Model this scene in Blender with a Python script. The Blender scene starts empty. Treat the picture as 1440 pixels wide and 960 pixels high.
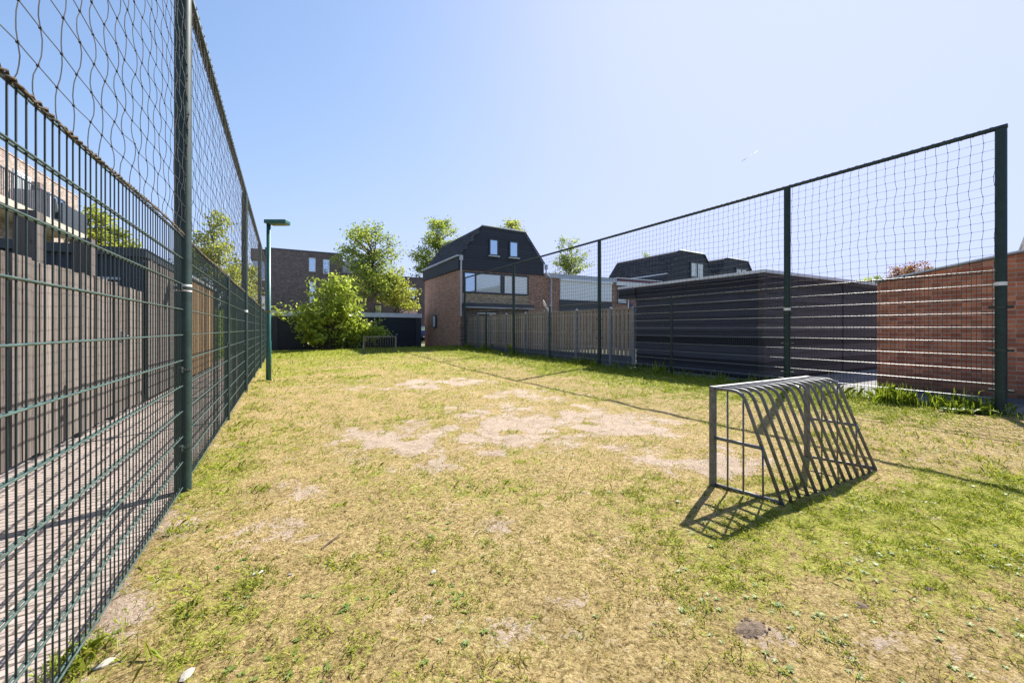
import bpy, math, random
import numpy as np
from mathutils import Vector, Matrix
random.seed(7); rng = np.random.default_rng(11)
R = math.radians
scene = bpy.context.scene
col = scene.collection

# ------------------------------------------------------------------ survey
# the place was measured off the photograph: eye height 1.2 m, X across the pitch, Y along it
F, EYE, V0, VP = 575.0, 1.2, 462.0, 400.0
YAW = math.atan((720 - VP) / F); CY, SY = math.cos(YAW), math.sin(YAW)
def at(u, v, z=0.0):
    Z = (EYE - z) * F / (v - V0); x = (u - 720) / F * Z
    return (x * CY + Z * SY, -x * SY + Z * CY)

# ------------------------------------------------------------------ noise
def _hash(ix, iy, seed):
    h = (ix.astype(np.int64) * 374761393 + iy.astype(np.int64) * 668265263 + seed * 982451653) & 0xffffffff
    h = ((h ^ (h >> 13)) * 1274126177) & 0xffffffff
    return ((h ^ (h >> 16)) & 0xffff) / 65535.0
def vnoise(x, y, seed=0):
    ix = np.floor(x); iy = np.floor(y); fx = x - ix; fy = y - iy
    fx = fx * fx * (3 - 2 * fx); fy = fy * fy * (3 - 2 * fy)
    a = _hash(ix, iy, seed); b = _hash(ix + 1, iy, seed); c = _hash(ix, iy + 1, seed); d = _hash(ix + 1, iy + 1, seed)
    return (a * (1 - fx) + b * fx) * (1 - fy) + (c * (1 - fx) + d * fx) * fy
def fbm(x, y, seed=0, n=4):
    s = 0; a = .5; t = 0
    for k in range(n):
        s = s + a * vnoise(x * 2 ** k, y * 2 ** k, seed + k * 17); t += a; a *= .55
    return s / t
def sstep(a, b, x):
    t = np.clip((x - a) / (b - a), 0, 1); return t * t * (3 - 2 * t)

# ------------------------------------------------------------------ materials
def newmat(name):
    m = bpy.data.materials.new(name); m.use_nodes = True
    nt = m.node_tree; nt.nodes.clear()
    out = nt.nodes.new('ShaderNodeOutputMaterial')
    return m, nt, out
class N:
    def __init__(s, nt): s.nt = nt
    def __call__(s, typ, ins=None, **kw):
        n = s.nt.nodes.new('ShaderNode' + typ)
        for k, v in kw.items(): setattr(n, k, v)
        for k, v in (ins or {}).items():
            if hasattr(v, 'is_output') : s.nt.links.new(v, n.inputs[k])
            else: n.inputs[k].default_value = v
        return n
def ramp(n, fac, stops, interp='LINEAR'):
    r = n('ValToRGB', {0: fac}); cr = r.color_ramp; cr.interpolation = interp
    while len(cr.elements) > 1: cr.elements.remove(cr.elements[-1])
    cr.elements[0].position = stops[0][0]; cr.elements[0].color = (*stops[0][1], 1)
    for p, c in stops[1:]:
        e = cr.elements.new(p); e.color = (*c, 1)
    return r.outputs[0]
def mixc(n, fac, a, b, blend='MIX'):
    m = n('Mix', data_type='RGBA', blend_type=blend)
    for i, v in ((0, fac), (6, a), (7, b)):
        if hasattr(v, 'is_output'): n.nt.links.new(v, m.inputs[i])
        else: m.inputs[i].default_value = v if i == 0 else (*v, 1)
    return m.outputs[2]
def math_(n, op, a, b=0.0, c=None):
    ins = {0: a, 1: b}
    if c is not None: ins[2] = c
    return n('Math', ins, operation=op).outputs[0]

def plain(name, c, rough=.6, metal=0.0, var=.25, scale=6.0, spec=.5, c2=None, stretch=(1, 1, 1), bump=0.0):
    m, nt, out = newmat(name); n = N(nt)
    tc = n('TexCoord'); mp = n('Mapping', {'Vector': tc.outputs['Object'], 'Scale': stretch})
    nz = n('TexNoise', {'Vector': mp.outputs[0], 'Scale': scale, 'Detail': 6.0, 'Roughness': .65})
    hi = c2 or tuple(min(1, k * (1 + var)) for k in c); lo = tuple(k * (1 - var) for k in c)
    cc = ramp(n, nz.outputs[0], [(.3, lo), (.7, hi)])
    rr = n('MapRange', {0: nz.outputs[0], 3: rough - .08, 4: min(1, rough + .12)})
    p = n('BsdfPrincipled', {'Base Color': cc, 'Roughness': rr.outputs[0], 'Metallic': metal, 'Specular IOR Level': spec})
    if bump:
        nz2 = n('TexNoise', {'Vector': mp.outputs[0], 'Scale': scale * 6, 'Detail': 4.0})
        b = n('Bump', {'Height': nz2.outputs[0], 'Strength': bump, 'Distance': .01}); nt.links.new(b.outputs[0], p.inputs['Normal'])
    nt.links.new(p.outputs[0], out.inputs[0]); return m

def wallvec(n):
    g = n('NewGeometry'); s = n('SeparateXYZ', {0: g.outputs['Position']})
    h = math_(n, 'ADD', s.outputs[0], s.outputs[1])
    return n('CombineXYZ', {0: h, 1: s.outputs[2]}).outputs[0], h, s.outputs[2]

def brick(name, c1, c2, mortar, w=.215, h=.0625, msize=.011, stain=.35, moss=0.0, stain_col=(.05, .04, .035)):
    m, nt, out = newmat(name); n = N(nt)
    v, hh, zz = wallvec(n)
    b = n('TexBrick', {'Vector': v, 'Color1': (*c1, 1), 'Color2': (*c2, 1), 'Mortar': (*mortar, 1), 'Scale': 1.0, 'Mortar Size': msize, 'Mortar Smooth': .15, 'Bias': -.1, 'Brick Width': w, 'Row Height': h}, offset=.5, squash=1.0)
    # brick to brick change of tone
    cell = n('CombineXYZ', {0: math_(n, 'FLOOR', math_(n, 'DIVIDE', hh, w * .5)), 1: math_(n, 'FLOOR', math_(n, 'DIVIDE', zz, h))})
    wn = n('TexWhiteNoise', {'Vector': cell.outputs[0]}, noise_dimensions='2D')
    tone = n('MapRange', {0: wn.outputs[0], 3: .68, 4: 1.22})
    cc = mixc(n, 1.0, b.outputs[0], tone.outputs[0], 'MULTIPLY')
    nz = n('TexNoise', {'Vector': v, 'Scale': 2.2, 'Detail': 7.0, 'Roughness': .7})
    f = n('MapRange', {0: nz.outputs[0], 1: .45, 2: .75, 3: 0.0, 4: stain})
    cc = mixc(n, f.outputs[0], cc, stain_col)
    if moss:
        zm = n('MapRange', {0: math_(n, 'ADD', zz, math_(n, 'MULTIPLY', nz.outputs[0], .5)), 1: .25, 2: .75, 3: moss, 4: 0.0})
        cc = mixc(n, zm.outputs[0], cc, (.05, .045, .03))
    p = n('BsdfPrincipled', {'Base Color': cc, 'Roughness': .88, 'Specular IOR Level': .25})
    bp = n('Bump', {'Height': b.outputs[1], 'Strength': .6, 'Distance': -.008}); nt.links.new(bp.outputs[0], p.inputs['Normal'])
    nt.links.new(p.outputs[0], out.inputs[0]); return m

def planks(name, c1, c2, pitch=.14, vertical=True, streak=.4, rough=.85, groove=0.0, knots=True):
    """weathered boards; each board has its own tone and grain"""
    m, nt, out = newmat(name); n = N(nt)
    v, hh, zz = wallvec(n)
    a, g = (hh, zz) if vertical else (zz, hh)
    q = math_(n, 'DIVIDE', a, pitch); idx = math_(n, 'FLOOR', q)
    wn = n('TexWhiteNoise', {'W': idx}, noise_dimensions='1D')
    base = ramp(n, wn.outputs[0], [(0, c1), (1, c2)])
    gv = n('CombineXYZ', {0: math_(n, 'MULTIPLY', a, 34.0), 1: math_(n, 'ADD', math_(n, 'MULTIPLY', g, 1.1), math_(n, 'MULTIPLY', wn.outputs[0], 37.0)), 2: idx})
    nz = n('TexNoise', {'Vector': gv.outputs[0], 'Scale': 1.6, 'Detail': 7.0, 'Roughness': .7})
    t = n('MapRange', {0: nz.outputs[0], 1: .3, 2: .72, 3: 1 - streak, 4: 1 + streak * .55})
    cc = mixc(n, 1.0, base, t.outputs[0], 'MULTIPLY')
    if knots:
        kv = n('CombineXYZ', {0: math_(n, 'MULTIPLY', a, 9.0), 1: math_(n, 'MULTIPLY', g, 3.4)})
        vo = n('TexVoronoi', {'Vector': kv.outputs[0], 'Scale': 1.0})
        kf = n('MapRange', {0: vo.outputs[0], 1: .05, 2: .13, 3: .6, 4: 0.0})
        cc = mixc(n, kf.outputs[0], cc, tuple(k * .3 for k in c1))
    hgt = nz.outputs[0]
    if groove:
        fr = math_(n, 'FRACT', q); d = math_(n, 'ABSOLUTE', math_(n, 'SUBTRACT', fr, .5))
        gr = n('MapRange', {0: d, 1: .5 - groove, 2: .5, 3: 0.0, 4: 1.0})
        cc = mixc(n, gr.outputs[0], cc, tuple(k * .25 for k in c1))
        hgt = math_(n, 'SUBTRACT', math_(n, 'MULTIPLY', nz.outputs[0], .2), gr.outputs[0])
    p = n('BsdfPrincipled', {'Base Color': cc, 'Roughness': rough, 'Specular IOR Level': .3})
    bp = n('Bump', {'Height': hgt, 'Strength': .5, 'Distance': .01}); nt.links.new(bp.outputs[0], p.inputs['Normal'])
    nt.links.new(p.outputs[0], out.inputs[0]); return m

def paving(name, c1, c2, joint, w, h, msize=.008, offset=.5):
    m, nt, out = newmat(name); n = N(nt)
    g = n('NewGeometry')
    b = n('TexBrick', {'Vector': g.outputs['Position'], 'Color1': (*c1, 1), 'Color2': (*c2, 1), 'Mortar': (*joint, 1), 'Scale': 1.0, 'Mortar Size': msize, 'Mortar Smooth': .3, 'Brick Width': w, 'Row Height': h}, offset=offset)
    nz = n('TexNoise', {'Vector': g.outputs['Position'], 'Scale': 3.0, 'Detail': 8.0, 'Roughness': .7})
    t = n('MapRange', {0: nz.outputs[0], 1: .3, 2: .75, 3: .72, 4: 1.18})
    cc = mixc(n, 1.0, b.outputs[0], t.outputs[0], 'MULTIPLY')
    nz2 = n('TexNoise', {'Vector': g.outputs['Position'], 'Scale': 90.0, 'Detail': 3.0})
    sp = n('MapRange', {0: nz2.outputs[0], 1: .62, 2: .7, 3: 0.0, 4: .35})
    cc = mixc(n, sp.outputs[0], cc, (.12, .1, .06))
    p = n('BsdfPrincipled', {'Base Color': cc, 'Roughness': .9, 'Specular IOR Level': .25})
    bp = n('Bump', {'Height': b.outputs[1], 'Strength': .5, 'Distance': -.006}); nt.links.new(bp.outputs[0], p.inputs['Normal'])
    nt.links.new(p.outputs[0], out.inputs[0]); return m

def leafmat(name, stops, trans=.45, attr='tint', rough=.5):
    m, nt, out = newmat(name); n = N(nt)
    a = n('Attribute', attribute_name=attr)
    cc = ramp(n, a.outputs['Fac'], stops)
    p = n('BsdfPrincipled', {'Base Color': cc, 'Roughness': rough, 'Specular IOR Level': .35})
    tr = n('BsdfTranslucent', {'Color': mixc(n, .4, cc, (.34, .38, .03))})
    mx = n('MixShader', {0: trans, 1: p.outputs[0], 2: tr.outputs[0]})
    nt.links.new(mx.outputs[0], out.inputs[0]); return m

def glass(name, tint=(.03, .045, .06), refl=.5):
    m, nt, out = newmat(name); n = N(nt)
    p = n('BsdfPrincipled', {'Base Color': (*tint, 1), 'Roughness': .12, 'Specular IOR Level': .6})
    g = n('BsdfGlossy', {'Color': (.7, .84, 1.0, 1), 'Roughness': .03})
    mx = n('MixShader', {0: refl, 1: p.outputs[0], 2: g.outputs[0]})
    nt.links.new(mx.outputs[0], out.inputs[0]); return m

def tiles(name, c, row=.3, wid=.3):
    m, nt, out = newmat(name); n = N(nt)
    g = n('NewGeometry'); s = n('SeparateXYZ', {0: g.outputs['Position']})
    v = n('CombineXYZ', {0: s.outputs[1], 1: math_(n, 'MULTIPLY', s.outputs[2], 1.25)})
    b = n('TexBrick', {'Vector': v.outputs[0], 'Color1': (*c, 1), 'Color2': (*[k * 1.5 for k in c], 1), 'Mortar': (*[k * .25 for k in c], 1), 'Scale': 1.0, 'Mortar Size': .022, 'Mortar Smooth': .4, 'Brick Width': wid, 'Row Height': row}, offset=.5)
    nz = n('TexNoise', {'Vector': g.outputs['Position'], 'Scale': 2.5, 'Detail': 6.0})
    t = n('MapRange', {0: nz.outputs[0], 3: .6, 4: 1.5})
    cc = mixc(n, 1.0, b.outputs[0], t.outputs[0], 'MULTIPLY')
    p = n('BsdfPrincipled', {'Base Color': cc, 'Roughness': .75, 'Specular IOR Level': .3})
    bp = n('Bump', {'Height': b.outputs[1], 'Strength': .9, 'Distance': -.03}); nt.links.new(bp.outputs[0], p.inputs['Normal'])
    nt.links.new(p.outputs[0], out.inputs[0]); return m

def lawnmat():
    """trodden turf: straw thatch, moss, bare sandy soil and dark crumbs mottled together at several sizes"""
    m, nt, out = newmat('lawn_soil_and_thatch'); n = N(nt)
    g = n('NewGeometry'); P = g.outputs['Position']
    bare = n('Attribute', attribute_name='bare').outputs['Fac']; gr = n('Attribute', attribute_name='green').outputs['Fac']
    def nz(sc, det=8.0, ro=.7, dist=.0): return n('TexNoise', {'Vector': P, 'Scale': sc, 'Detail': det, 'Roughness': ro, 'Distortion': dist}).outputs[0]
    a, b, c, d = nz(9, 8, .75, .6), nz(30, 8, .75, .8), nz(85, 5, .7, .5), nz(2.4, 6, .65)
    def off(x, k): return math_(n, 'MULTIPLY', math_(n, 'SUBTRACT', x, .5), k)
    def add(*t):
        r = t[0]
        for q in t[1:]: r = math_(n, 'ADD', r, q)
        return r
    fine = add(off(b, 1.0), off(c, .8), .5)
    dry = ramp(n, fine, [(.31, (.085, .06, .025)), (.44, (.29, .21, .085)), (.56, (.48, .355, .155)), (.74, (.68, .54, .3))])
    gre = ramp(n, fine, [(.30, (.05, .06, .012)), (.44, (.21, .22, .032)), (.55, (.34, .34, .055)), (.72, (.52, .48, .14))])
    soil = ramp(n, add(off(c, .9), off(a, .6), .5), [(.28, (.22, .155, .105)), (.44, (.42, .32, .235)), (.58, (.54, .425, .325)), (.75, (.66, .54, .43))])
    gf = n('MapRange', {0: add(gr, off(a, 2.2), off(b, 1.6)), 1: .28, 2: .62})
    cc = mixc(n, gf.outputs[0], dry, gre)
    bf = n('MapRange', {0: add(bare, off(a, 1.9), off(b, 2.0), off(d, .8)), 1: .36, 2: .60})
    cc = mixc(n, bf.outputs[0], cc, soil)
    tone = n('MapRange', {0: d, 1: .3, 2: .7, 3: .86, 4: 1.12})
    cc = mixc(n, 1.0, cc, tone.outputs[0], 'MULTIPLY')
    crumb = n('MapRange', {0: add(off(c, 1.0), off(b, .7), .5), 1: .27, 2: .33, 3: .8, 4: 0.0})
    cc = mixc(n, crumb.outputs[0], cc, (.055, .045, .025))
    p = n('BsdfPrincipled', {'Base Color': cc, 'Roughness': .95, 'Specular IOR Level': .1})
    hg = add(math_(n, 'MULTIPLY', a, .5), b, math_(n, 'MULTIPLY', c, .6))
    bp = n('Bump', {'Height': hg, 'Strength': .9, 'Distance': .035}); nt.links.new(bp.outputs[0], p.inputs['Normal'])
    nt.links.new(p.outputs[0], out.inputs[0]); return m

M = {}
M['green_steel'] = plain('dark_green_coated_steel', (.014, .034, .031), .5, var=.35, scale=9, spec=.35)
M['rail_steel'] = plain('dirty_dark_green_steel', (.022, .04, .034), .5, var=.5, scale=14)
M['wire'] = plain('green_coated_wire', (.009, .026, .024), .45, var=.25)
M['wire_black'] = plain('dark_coated_wire', (.022, .036, .032), .45, var=.2)
M['wire_pale'] = plain('highlight_green_wire', (.05, .085, .075), .42, var=.35, scale=18)  # paler colour paints the highlight on the left fence's horizontal wires
M['wire_glint'] = plain('sun_glint_pale_wire', (.20, .22, .21), .38, var=.3, scale=18)  # whitish colour paints the sun's glint along the right fence's horizontals
M['net'] = plain('dark_net_cord', (.02, .022, .026), .8, var=.3, scale=20)
M['rope'] = plain('weathered_brown_rope', (.05, .038, .026), .95, var=.6, scale=70, c2=(.16, .12, .075), bump=.6)
M['galv'] = plain('galvanised_steel', (.15, .152, .155), .55, .35, var=.45, scale=26)
M['lamp_green'] = plain('teal_green_paint', (.012, .10, .085), .4, var=.2)
M['lamp_lens'] = plain('yellowed_lamp_lens', (.12, .13, .05), .4)
M['sticker'] = plain('white_sticker', (.7, .7, .68), .6, var=.15, scale=40)
M['conc'] = plain('concrete', (.25, .26, .275), .9, var=.25, scale=9, bump=.3)
M['conc_warm'] = plain('warm_concrete', (.36, .33, .27), .9, var=.2, scale=5)
M['dark_conc'] = plain('dark_concrete_board', (.10, .105, .12), .9, var=.3, scale=9)
M['white'] = plain('white_paint', (.75, .77, .8), .5, var=.06)
M['blind'] = planks('white_roller_shutter', (.84, .86, .88), (.88, .89, .9), .05, False, .05, .5, .12, False)
M['grey_trim'] = plain('light_grey_trim', (.42, .45, .5), .5, var=.1)
M['pale_trim'] = plain('pale_roof_edge', (.66, .68, .72), .5, var=.12, scale=3)
M['purple_trim'] = plain('wine_red_fascia', (.13, .04, .075), .5, var=.15)
M['anthracite'] = plain('anthracite_frame', (.03, .037, .05), .45, var=.15)
M['cladding'] = planks('anthracite_cladding', (.026, .031, .044), (.036, .042, .058), .16, False, .15, .55, .12, False)
M['tiles'] = tiles('dark_roof_tiles', (.06, .063, .074))
M['tiles_worn'] = tiles('worn_grey_roof_tiles', (.05, .05, .054))
M['black_boards'] = planks('black_stained_boards', (.010, .011, .018), (.075, .077, .105), .19, False, .45, .7, .05)
M['black_boards_worn'] = planks('worn_black_stained_boards', (.038, .032, .036), (.135, .115, .12), .19, False, .6, .75, .05)
M['blue_shed'] = planks('slate_blue_boards', (.035, .045, .07), (.045, .055, .085), .16, True, .15, .65, .06, False)
M['grey_boards'] = planks('weathered_grey_boards', (.105, .087, .076), (.25, .212, .188), .143, True, .6)
M['brown_boards'] = planks('brown_stained_boards', (.30, .18, .085), (.46, .295, .15), .143, True, .5)
M['dark_post'] = planks('dark_weathered_post_slat_shade', (.10, .085, .08), (.14, .12, .11), .2, True, .45)
M['tan_boards'] = planks('weathered_tan_slats', (.36, .29, .23), (.54, .46, .38), .165, True, .45)
M['brick_red'] = brick('red_brick', (.58, .21, .105), (.42, .13, .075), (.46, .35, .28), w=.26, h=.08, msize=.008, stain=.3, moss=.7)
M['brick_house'] = brick('brown_red_brick', (.42, .21, .14), (.31, .15, .10), (.32, .25, .2), stain=.12)
M['brick_yellow'] = brick('yellow_brown_brick', (.56, .42, .25), (.36, .26, .15), (.34, .28, .21), stain=.15)
M['brick_dark'] = brick('dark_brown_brick_canopy_shade', (.20, .15, .135), (.13, .10, .092), (.20, .17, .16), stain=.12)
M['brick_pale'] = brick('pale_pink_brick', (.43, .34, .29), (.36, .28, .24), (.24, .2, .17), stain=.1)
M['glass'] = glass('window_glass')
M['glass_bright'] = glass('sky_reflecting_glass', (.05, .12, .25), .6)
M['glass_curtain'] = glass('glass_over_curtain', (.6, .62, .56), .2)
M['bark'] = plain('bark', (.085, .065, .05), .95, var=.4, scale=12, stretch=(1, 1, .25), bump=.6)
M['pavers'] = paving('concrete_pavers', (.42, .35, .305), (.35, .29, .255), (.15, .125, .105), .21, .07, .008)
M['slabs'] = paving('grey_slabs', (.24, .235, .235), (.19, .19, .195), (.09, .085, .08), .3, .3, .008, 0.0)
M['asphalt'] = plain('asphalt', (.055, .055, .06), .9, var=.3, scale=20, bump=.4)
M['earth'] = plain('rough_grass_and_earth', (.11, .12, .05), .95, var=.5, scale=1.2)
M['door'] = planks('dark_garage_door', (.018, .022, .032), (.022, .026, .036), .5, False, .1, .5, .02, False)
M['garage_wall'] = plain('dark_grey_render', (.04, .043, .052), .8, var=.15)
M['leaf_tree'] = leafmat('tree_leaf', [(0, (.09, .15, .035)), (.5, (.23, .33, .06)), (.85, (.36, .43, .08)), (1, (.5, .46, .09))], .62)
M['leaf_yellow'] = leafmat('young_yellow_leaf', [(0, (.17, .21, .035)), (.5, (.36, .40, .06)), (1, (.54, .5, .11))], .62)
M['leaf_bush'] = leafmat('bush_leaf', [(0, (.09, .14, .02)), (.4, (.32, .42, .045)), (1, (.6, .66, .14))], .6, rough=.38)
M['leaf_red'] = leafmat('copper_leaf', [(0, (.12, .018, .025)), (.6, (.34, .045, .055)), (1, (.42, .12, .08))], .4)
M['grass_blade'] = leafmat('grass_blade', [(0, (.64, .50, .28)), (.2, (.54, .40, .15)), (.4, (.42, .37, .075)), (.58, (.34, .38, .05)), (.82, (.25, .35, .028)), (1, (.13, .21, .022))], .45)
M['weed'] = leafmat('weed_leaf', [(0, (.10, .16, .03)), (.6, (.17, .24, .045)), (1, (.26, .31, .10))], .3)
M['lawn'] = lawnmat()
M['stone'] = plain('pale_stone', (.36, .33, .28), .85, var=.12, scale=30)
M['paper'] = plain('dirty_paper', (.46, .44, .39), .8, var=.3, scale=60)
M['twig'] = plain('dead_twig', (.13, .09, .06), .9, var=.3, scale=40)
M['clod'] = plain('dark_soil_clod', (.17, .12, .08), .95, var=.5, scale=60, bump=.8)
M['blue_plastic'] = plain('blue_plastic', (.03, .10, .3), .35)
M['car_paint'] = plain('blue_car_paint', (.03, .05, .2), .25, var=.05)
M['tyre'] = plain('tyre_rubber', (.02, .02, .02), .8)
M['chrome'] = plain('wheel_metal', (.5, .5, .52), .35, .8)
M['lamp_glass'] = plain('headlight_glass', (.7, .72, .75), .2)
m_, nt_, out_ = newmat('contrail_white'); n_ = N(nt_)
mx_ = n_('MixShader', {0: .7, 1: n_('BsdfDiffuse', {'Color': (.95, .95, .97, 1)}).outputs[0], 2: n_('BsdfTranslucent', {'Color': (.95, .95, .97, 1)}).outputs[0]})
nt_.links.new(mx_.outputs[0], out_.inputs[0]); M['cloud'] = m_

# ------------------------------------------------------------------ objects
def tag(o, label=None, cat=None, group=None, kind=None):
    if label: o['label'] = label
    if cat: o['category'] = cat
    if group: o['group'] = group
    if kind: o['kind'] = kind
    return o
def thing(name, label, cat, loc=(0, 0, 0), rz=0, group=None):
    o = bpy.data.objects.new(name, None); o.empty_display_size = .2
    o.location = loc; o.rotation_euler = (0, 0, rz); col.objects.link(o)
    return tag(o, label, cat, group)
def origin(o):
    p = Vector((0, 0, 0))
    while o is not None: p += Vector(o.location); o = o.parent
    return p
def copy_tree(o, parent=None):
    c = o.copy(); col.objects.link(c)
    if parent: c.parent = parent
    for ch in [x for x in col.objects if x.parent == o]: copy_tree(ch, c)
    return c

class MB:
    """collects geometry in world coordinates (or in the thing's own, with local=True)"""
    def __init__(s): s.v = []; s.f = []
    def box(s, x0, y0, z0, x1, y1, z1, bev=0.0):
        x0, x1 = sorted((x0, x1)); y0, y1 = sorted((y0, y1)); z0, z1 = sorted((z0, z1))
        b = len(s.v)
        s.v += [(x0, y0, z0), (x1, y0, z0), (x1, y1, z0), (x0, y1, z0), (x0, y0, z1), (x1, y0, z1), (x1, y1, z1), (x0, y1, z1)]
        s.f += [tuple(b + i for i in q) for q in ((0, 3, 2, 1), (4, 5, 6, 7), (0, 1, 5, 4), (1, 2, 6, 5), (2, 3, 7, 6), (3, 0, 4, 7))]
        return s
    def prism(s, pts, axis, a, b_):
        """polygon pts extruded along an axis: 'y' -> pts are (x,z); 'x' -> (y,z); 'z' -> (x,y)"""
        def P(p, t): return {'y': (p[0], t, p[1]), 'x': (t, p[0], p[1]), 'z': (p[0], p[1], t)}[axis]
        b = len(s.v); k = len(pts)
        s.v += [P(p, a) for p in pts] + [P(p, b_) for p in pts]
        s.f += [tuple(range(b, b + k)), tuple(reversed(range(b + k, b + 2 * k)))]
        s.f += [(b + i, b + k + i, b + k + (i + 1) % k, b + (i + 1) % k) for i in range(k)]
        return s
    def tube(s, pts, r, n=6, caps=True):
        pts = [Vector(p) for p in pts]; rs = r if isinstance(r, (list, tuple)) else [r] * len(pts)
        b = len(s.v); up = None
        for i, p in enumerate(pts):
            d = (pts[min(i + 1, len(pts) - 1)] - pts[max(i - 1, 0)]).normalized()
            if up is None:
                up = Vector((0, 0, 1)) if abs(d.z) < .9 else Vector((1, 0, 0))
            x = d.cross(up)
            if x.length < 1e-5: x = d.cross(Vector((0, 1, 0)))
            x.normalize(); y = x.cross(d); up = y
            for k in range(n):
                a = 2 * math.pi * (k + .5) / n
                q = p + x * (math.cos(a) * rs[i]) + y * (math.sin(a) * rs[i]); s.v.append((q.x, q.y, q.z))
        for i in range(len(pts) - 1):
            for k in range(n):
                s.f.append((b + i * n + k, b + i * n + (k + 1) % n, b + (i + 1) * n + (k + 1) % n, b + (i + 1) * n + k))
        if caps:
            s.f.append(tuple(reversed(range(b, b + n)))); e = b + (len(pts) - 1) * n; s.f.append(tuple(range(e, e + n)))
        return s
    def build(s, name, mat, parent=None, local=False, loc=None, smooth=False, bevel=0.0):
        me = bpy.data.meshes.new(name)
        o0 = Vector((0, 0, 0)) if local else (origin(parent) if parent else Vector(loc or (0, 0, 0)))
        me.from_pydata([(x - o0.x, y - o0.y, z - o0.z) for x, y, z in s.v], [], s.f)
        me.materials.append(mat)
        if smooth: me.polygons.foreach_set('use_smooth', [True] * len(me.polygons))
        me.update()
        o = bpy.data.objects.new(name, me); col.objects.link(o)
        if parent: o.parent = parent
        elif loc is not None: o.location = loc
        if bevel:
            md = o.modifiers.new('bevel', 'BEVEL'); md.width = bevel; md.segments = 2; md.limit_method = 'ANGLE'
        return o

def np_mesh(name, V, k, mat, tint=None, parent=None, extra=None, base=None, smooth=False):
    """V: (n*k,3) vertices, each k in a row make a face"""
    n = len(V) // k
    if base is not None: V = V - np.array(base)
    me = bpy.data.meshes.new(name)
    me.vertices.add(n * k); me.vertices.foreach_set('co', np.ascontiguousarray(V, dtype=np.float32).ravel())
    me.loops.add(n * k); me.loops.foreach_set('vertex_index', np.arange(n * k, dtype=np.int32))
    me.polygons.add(n); me.polygons.foreach_set('loop_start', np.arange(0, n * k, k, dtype=np.int32))
    try: me.polygons.foreach_set('loop_total', np.full(n, k, dtype=np.int32))
    except Exception: pass
    if tint is not None:
        a = me.attributes.new('tint', 'FLOAT', 'POINT'); a.data.foreach_set('value', np.repeat(np.clip(tint, 0, 1), k).astype(np.float32))
    me.materials.append(mat); me.update(); me.validate()
    o = bpy.data.objects.new(name, me); col.objects.link(o)
    if parent: o.parent = parent
    return o

# ------------------------------------------------------------------ camera, light, sky
cam = bpy.data.cameras.new('camera'); co = bpy.data.objects.new('camera', cam); col.objects.link(co)
co.location = (0, 0, EYE); co.rotation_euler = (R(90), 0, -YAW)
cam.sensor_fit = 'HORIZONTAL'; cam.sensor_width = 36; cam.lens = F / 1440 * 36; cam.shift_y = -18 / 1440
cam.clip_start = .02; cam.clip_end = 9000
scene.camera = co
SUN_EL = R(42.3); SUN_AZ = R(66.5)
S = Vector((math.sin(SUN_AZ) * math.cos(SUN_EL), math.cos(SUN_AZ) * math.cos(SUN_EL), math.sin(SUN_EL)))
sl = bpy.data.lights.new('sun', 'SUN'); sl.energy = 4.5; sl.angle = R(.53); sl.color = (1, .95, .87)
so = bpy.data.objects.new('sun', sl); col.objects.link(so); so.rotation_euler = (-S).to_track_quat('-Z', 'Y').to_euler(); so.location = (30, 20, 30)
w = bpy.data.worlds.new('World'); scene.world = w; w.use_nodes = True
wn = w.node_tree; bg = wn.nodes['Background']
sky = wn.nodes.new('ShaderNodeTexSky'); sky.sky_type = 'NISHITA'; sky.sun_disc = False
sky.sun_elevation = SUN_EL; sky.sun_rotation = SUN_AZ; sky.altitude = 0; sky.air_density = 1.0; sky.dust_density = .9; sky.ozone_density = 3.6
nw = N(wn); sc_ = nw('SeparateColor', {0: sky.outputs[0]}); ch = []
for i_, L in enumerate((2.62, 2.98, 4.5)):      # soft cap on sky colour keeps the aureole round the sun from burning out
    q_ = math_(nw, 'POWER', math_(nw, 'DIVIDE', sc_.outputs[i_], L), 3.0)
    ch.append(math_(nw, 'DIVIDE', sc_.outputs[i_], math_(nw, 'POWER', math_(nw, 'ADD', q_, 1.0), 1 / 3)))
cm = nw('CombineColor', {0: ch[0], 1: ch[1], 2: ch[2]})
wn.links.new(cm.outputs[0], bg.inputs[0]); bg.inputs[1].default_value = .112
vs = scene.view_settings; vs.view_transform = 'Standard'; vs.look = 'None'; vs.gamma = 1; vs.exposure = 1.33
vs.use_curve_mapping = False
scene.cycles.max_bounces = 8; scene.cycles.transparent_max_bounces = 8

# ------------------------------------------------------------------ ground
def hump(x, y):
    return .10 * sstep(9, 20, y) * sstep(-.5, 4, x) * (1 - sstep(23.6, 25.6, y))
def gz(x, y):
    x = np.asarray(x, float); y = np.asarray(y, float)
    return hump(x, y) + .035 * (fbm(x * .8, y * .8, 3, 3) - .5) + .032 * (fbm(x * 4, y * 4, 9, 3) - .5)
BARE = [(565, 630, 1.35, 80, 22), (650, 614, 1.25, 80, 17), (735, 602, 1.3, 95, 17), (815, 592, 1.3, 95, 15), (885, 600, .9, 70, 15), (700, 632, .7, 90, 12), (610, 652, .6, 50, 9),
        (600, 541, 1.0, 45, 6), (640, 537, 1.1, 50, 6), (740, 556, .75, 70, 9), (690, 575, .7, 80, 9), (790, 572, .7, 70, 7), (1010, 652, 1.3, 95, 20), (930, 648, .7, 70, 12), (690, 745, .45, 40, 28),
        (790, 850, .4, 50, 28), (440, 690, .45, 65, 14), (1050, 895, 1.1, 60, 24), (760, 905, .35, 110, 36), (150, 858, .6, 45, 35), (330, 760, .4, 100, 26), (400, 745, .5, 60, 18),
        (520, 545, .35, 60, 9), (1400, 600, .4, 50, 5), (840, 628, .6, 70, 8), (1260, 900, .35, 60, 22)]
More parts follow.
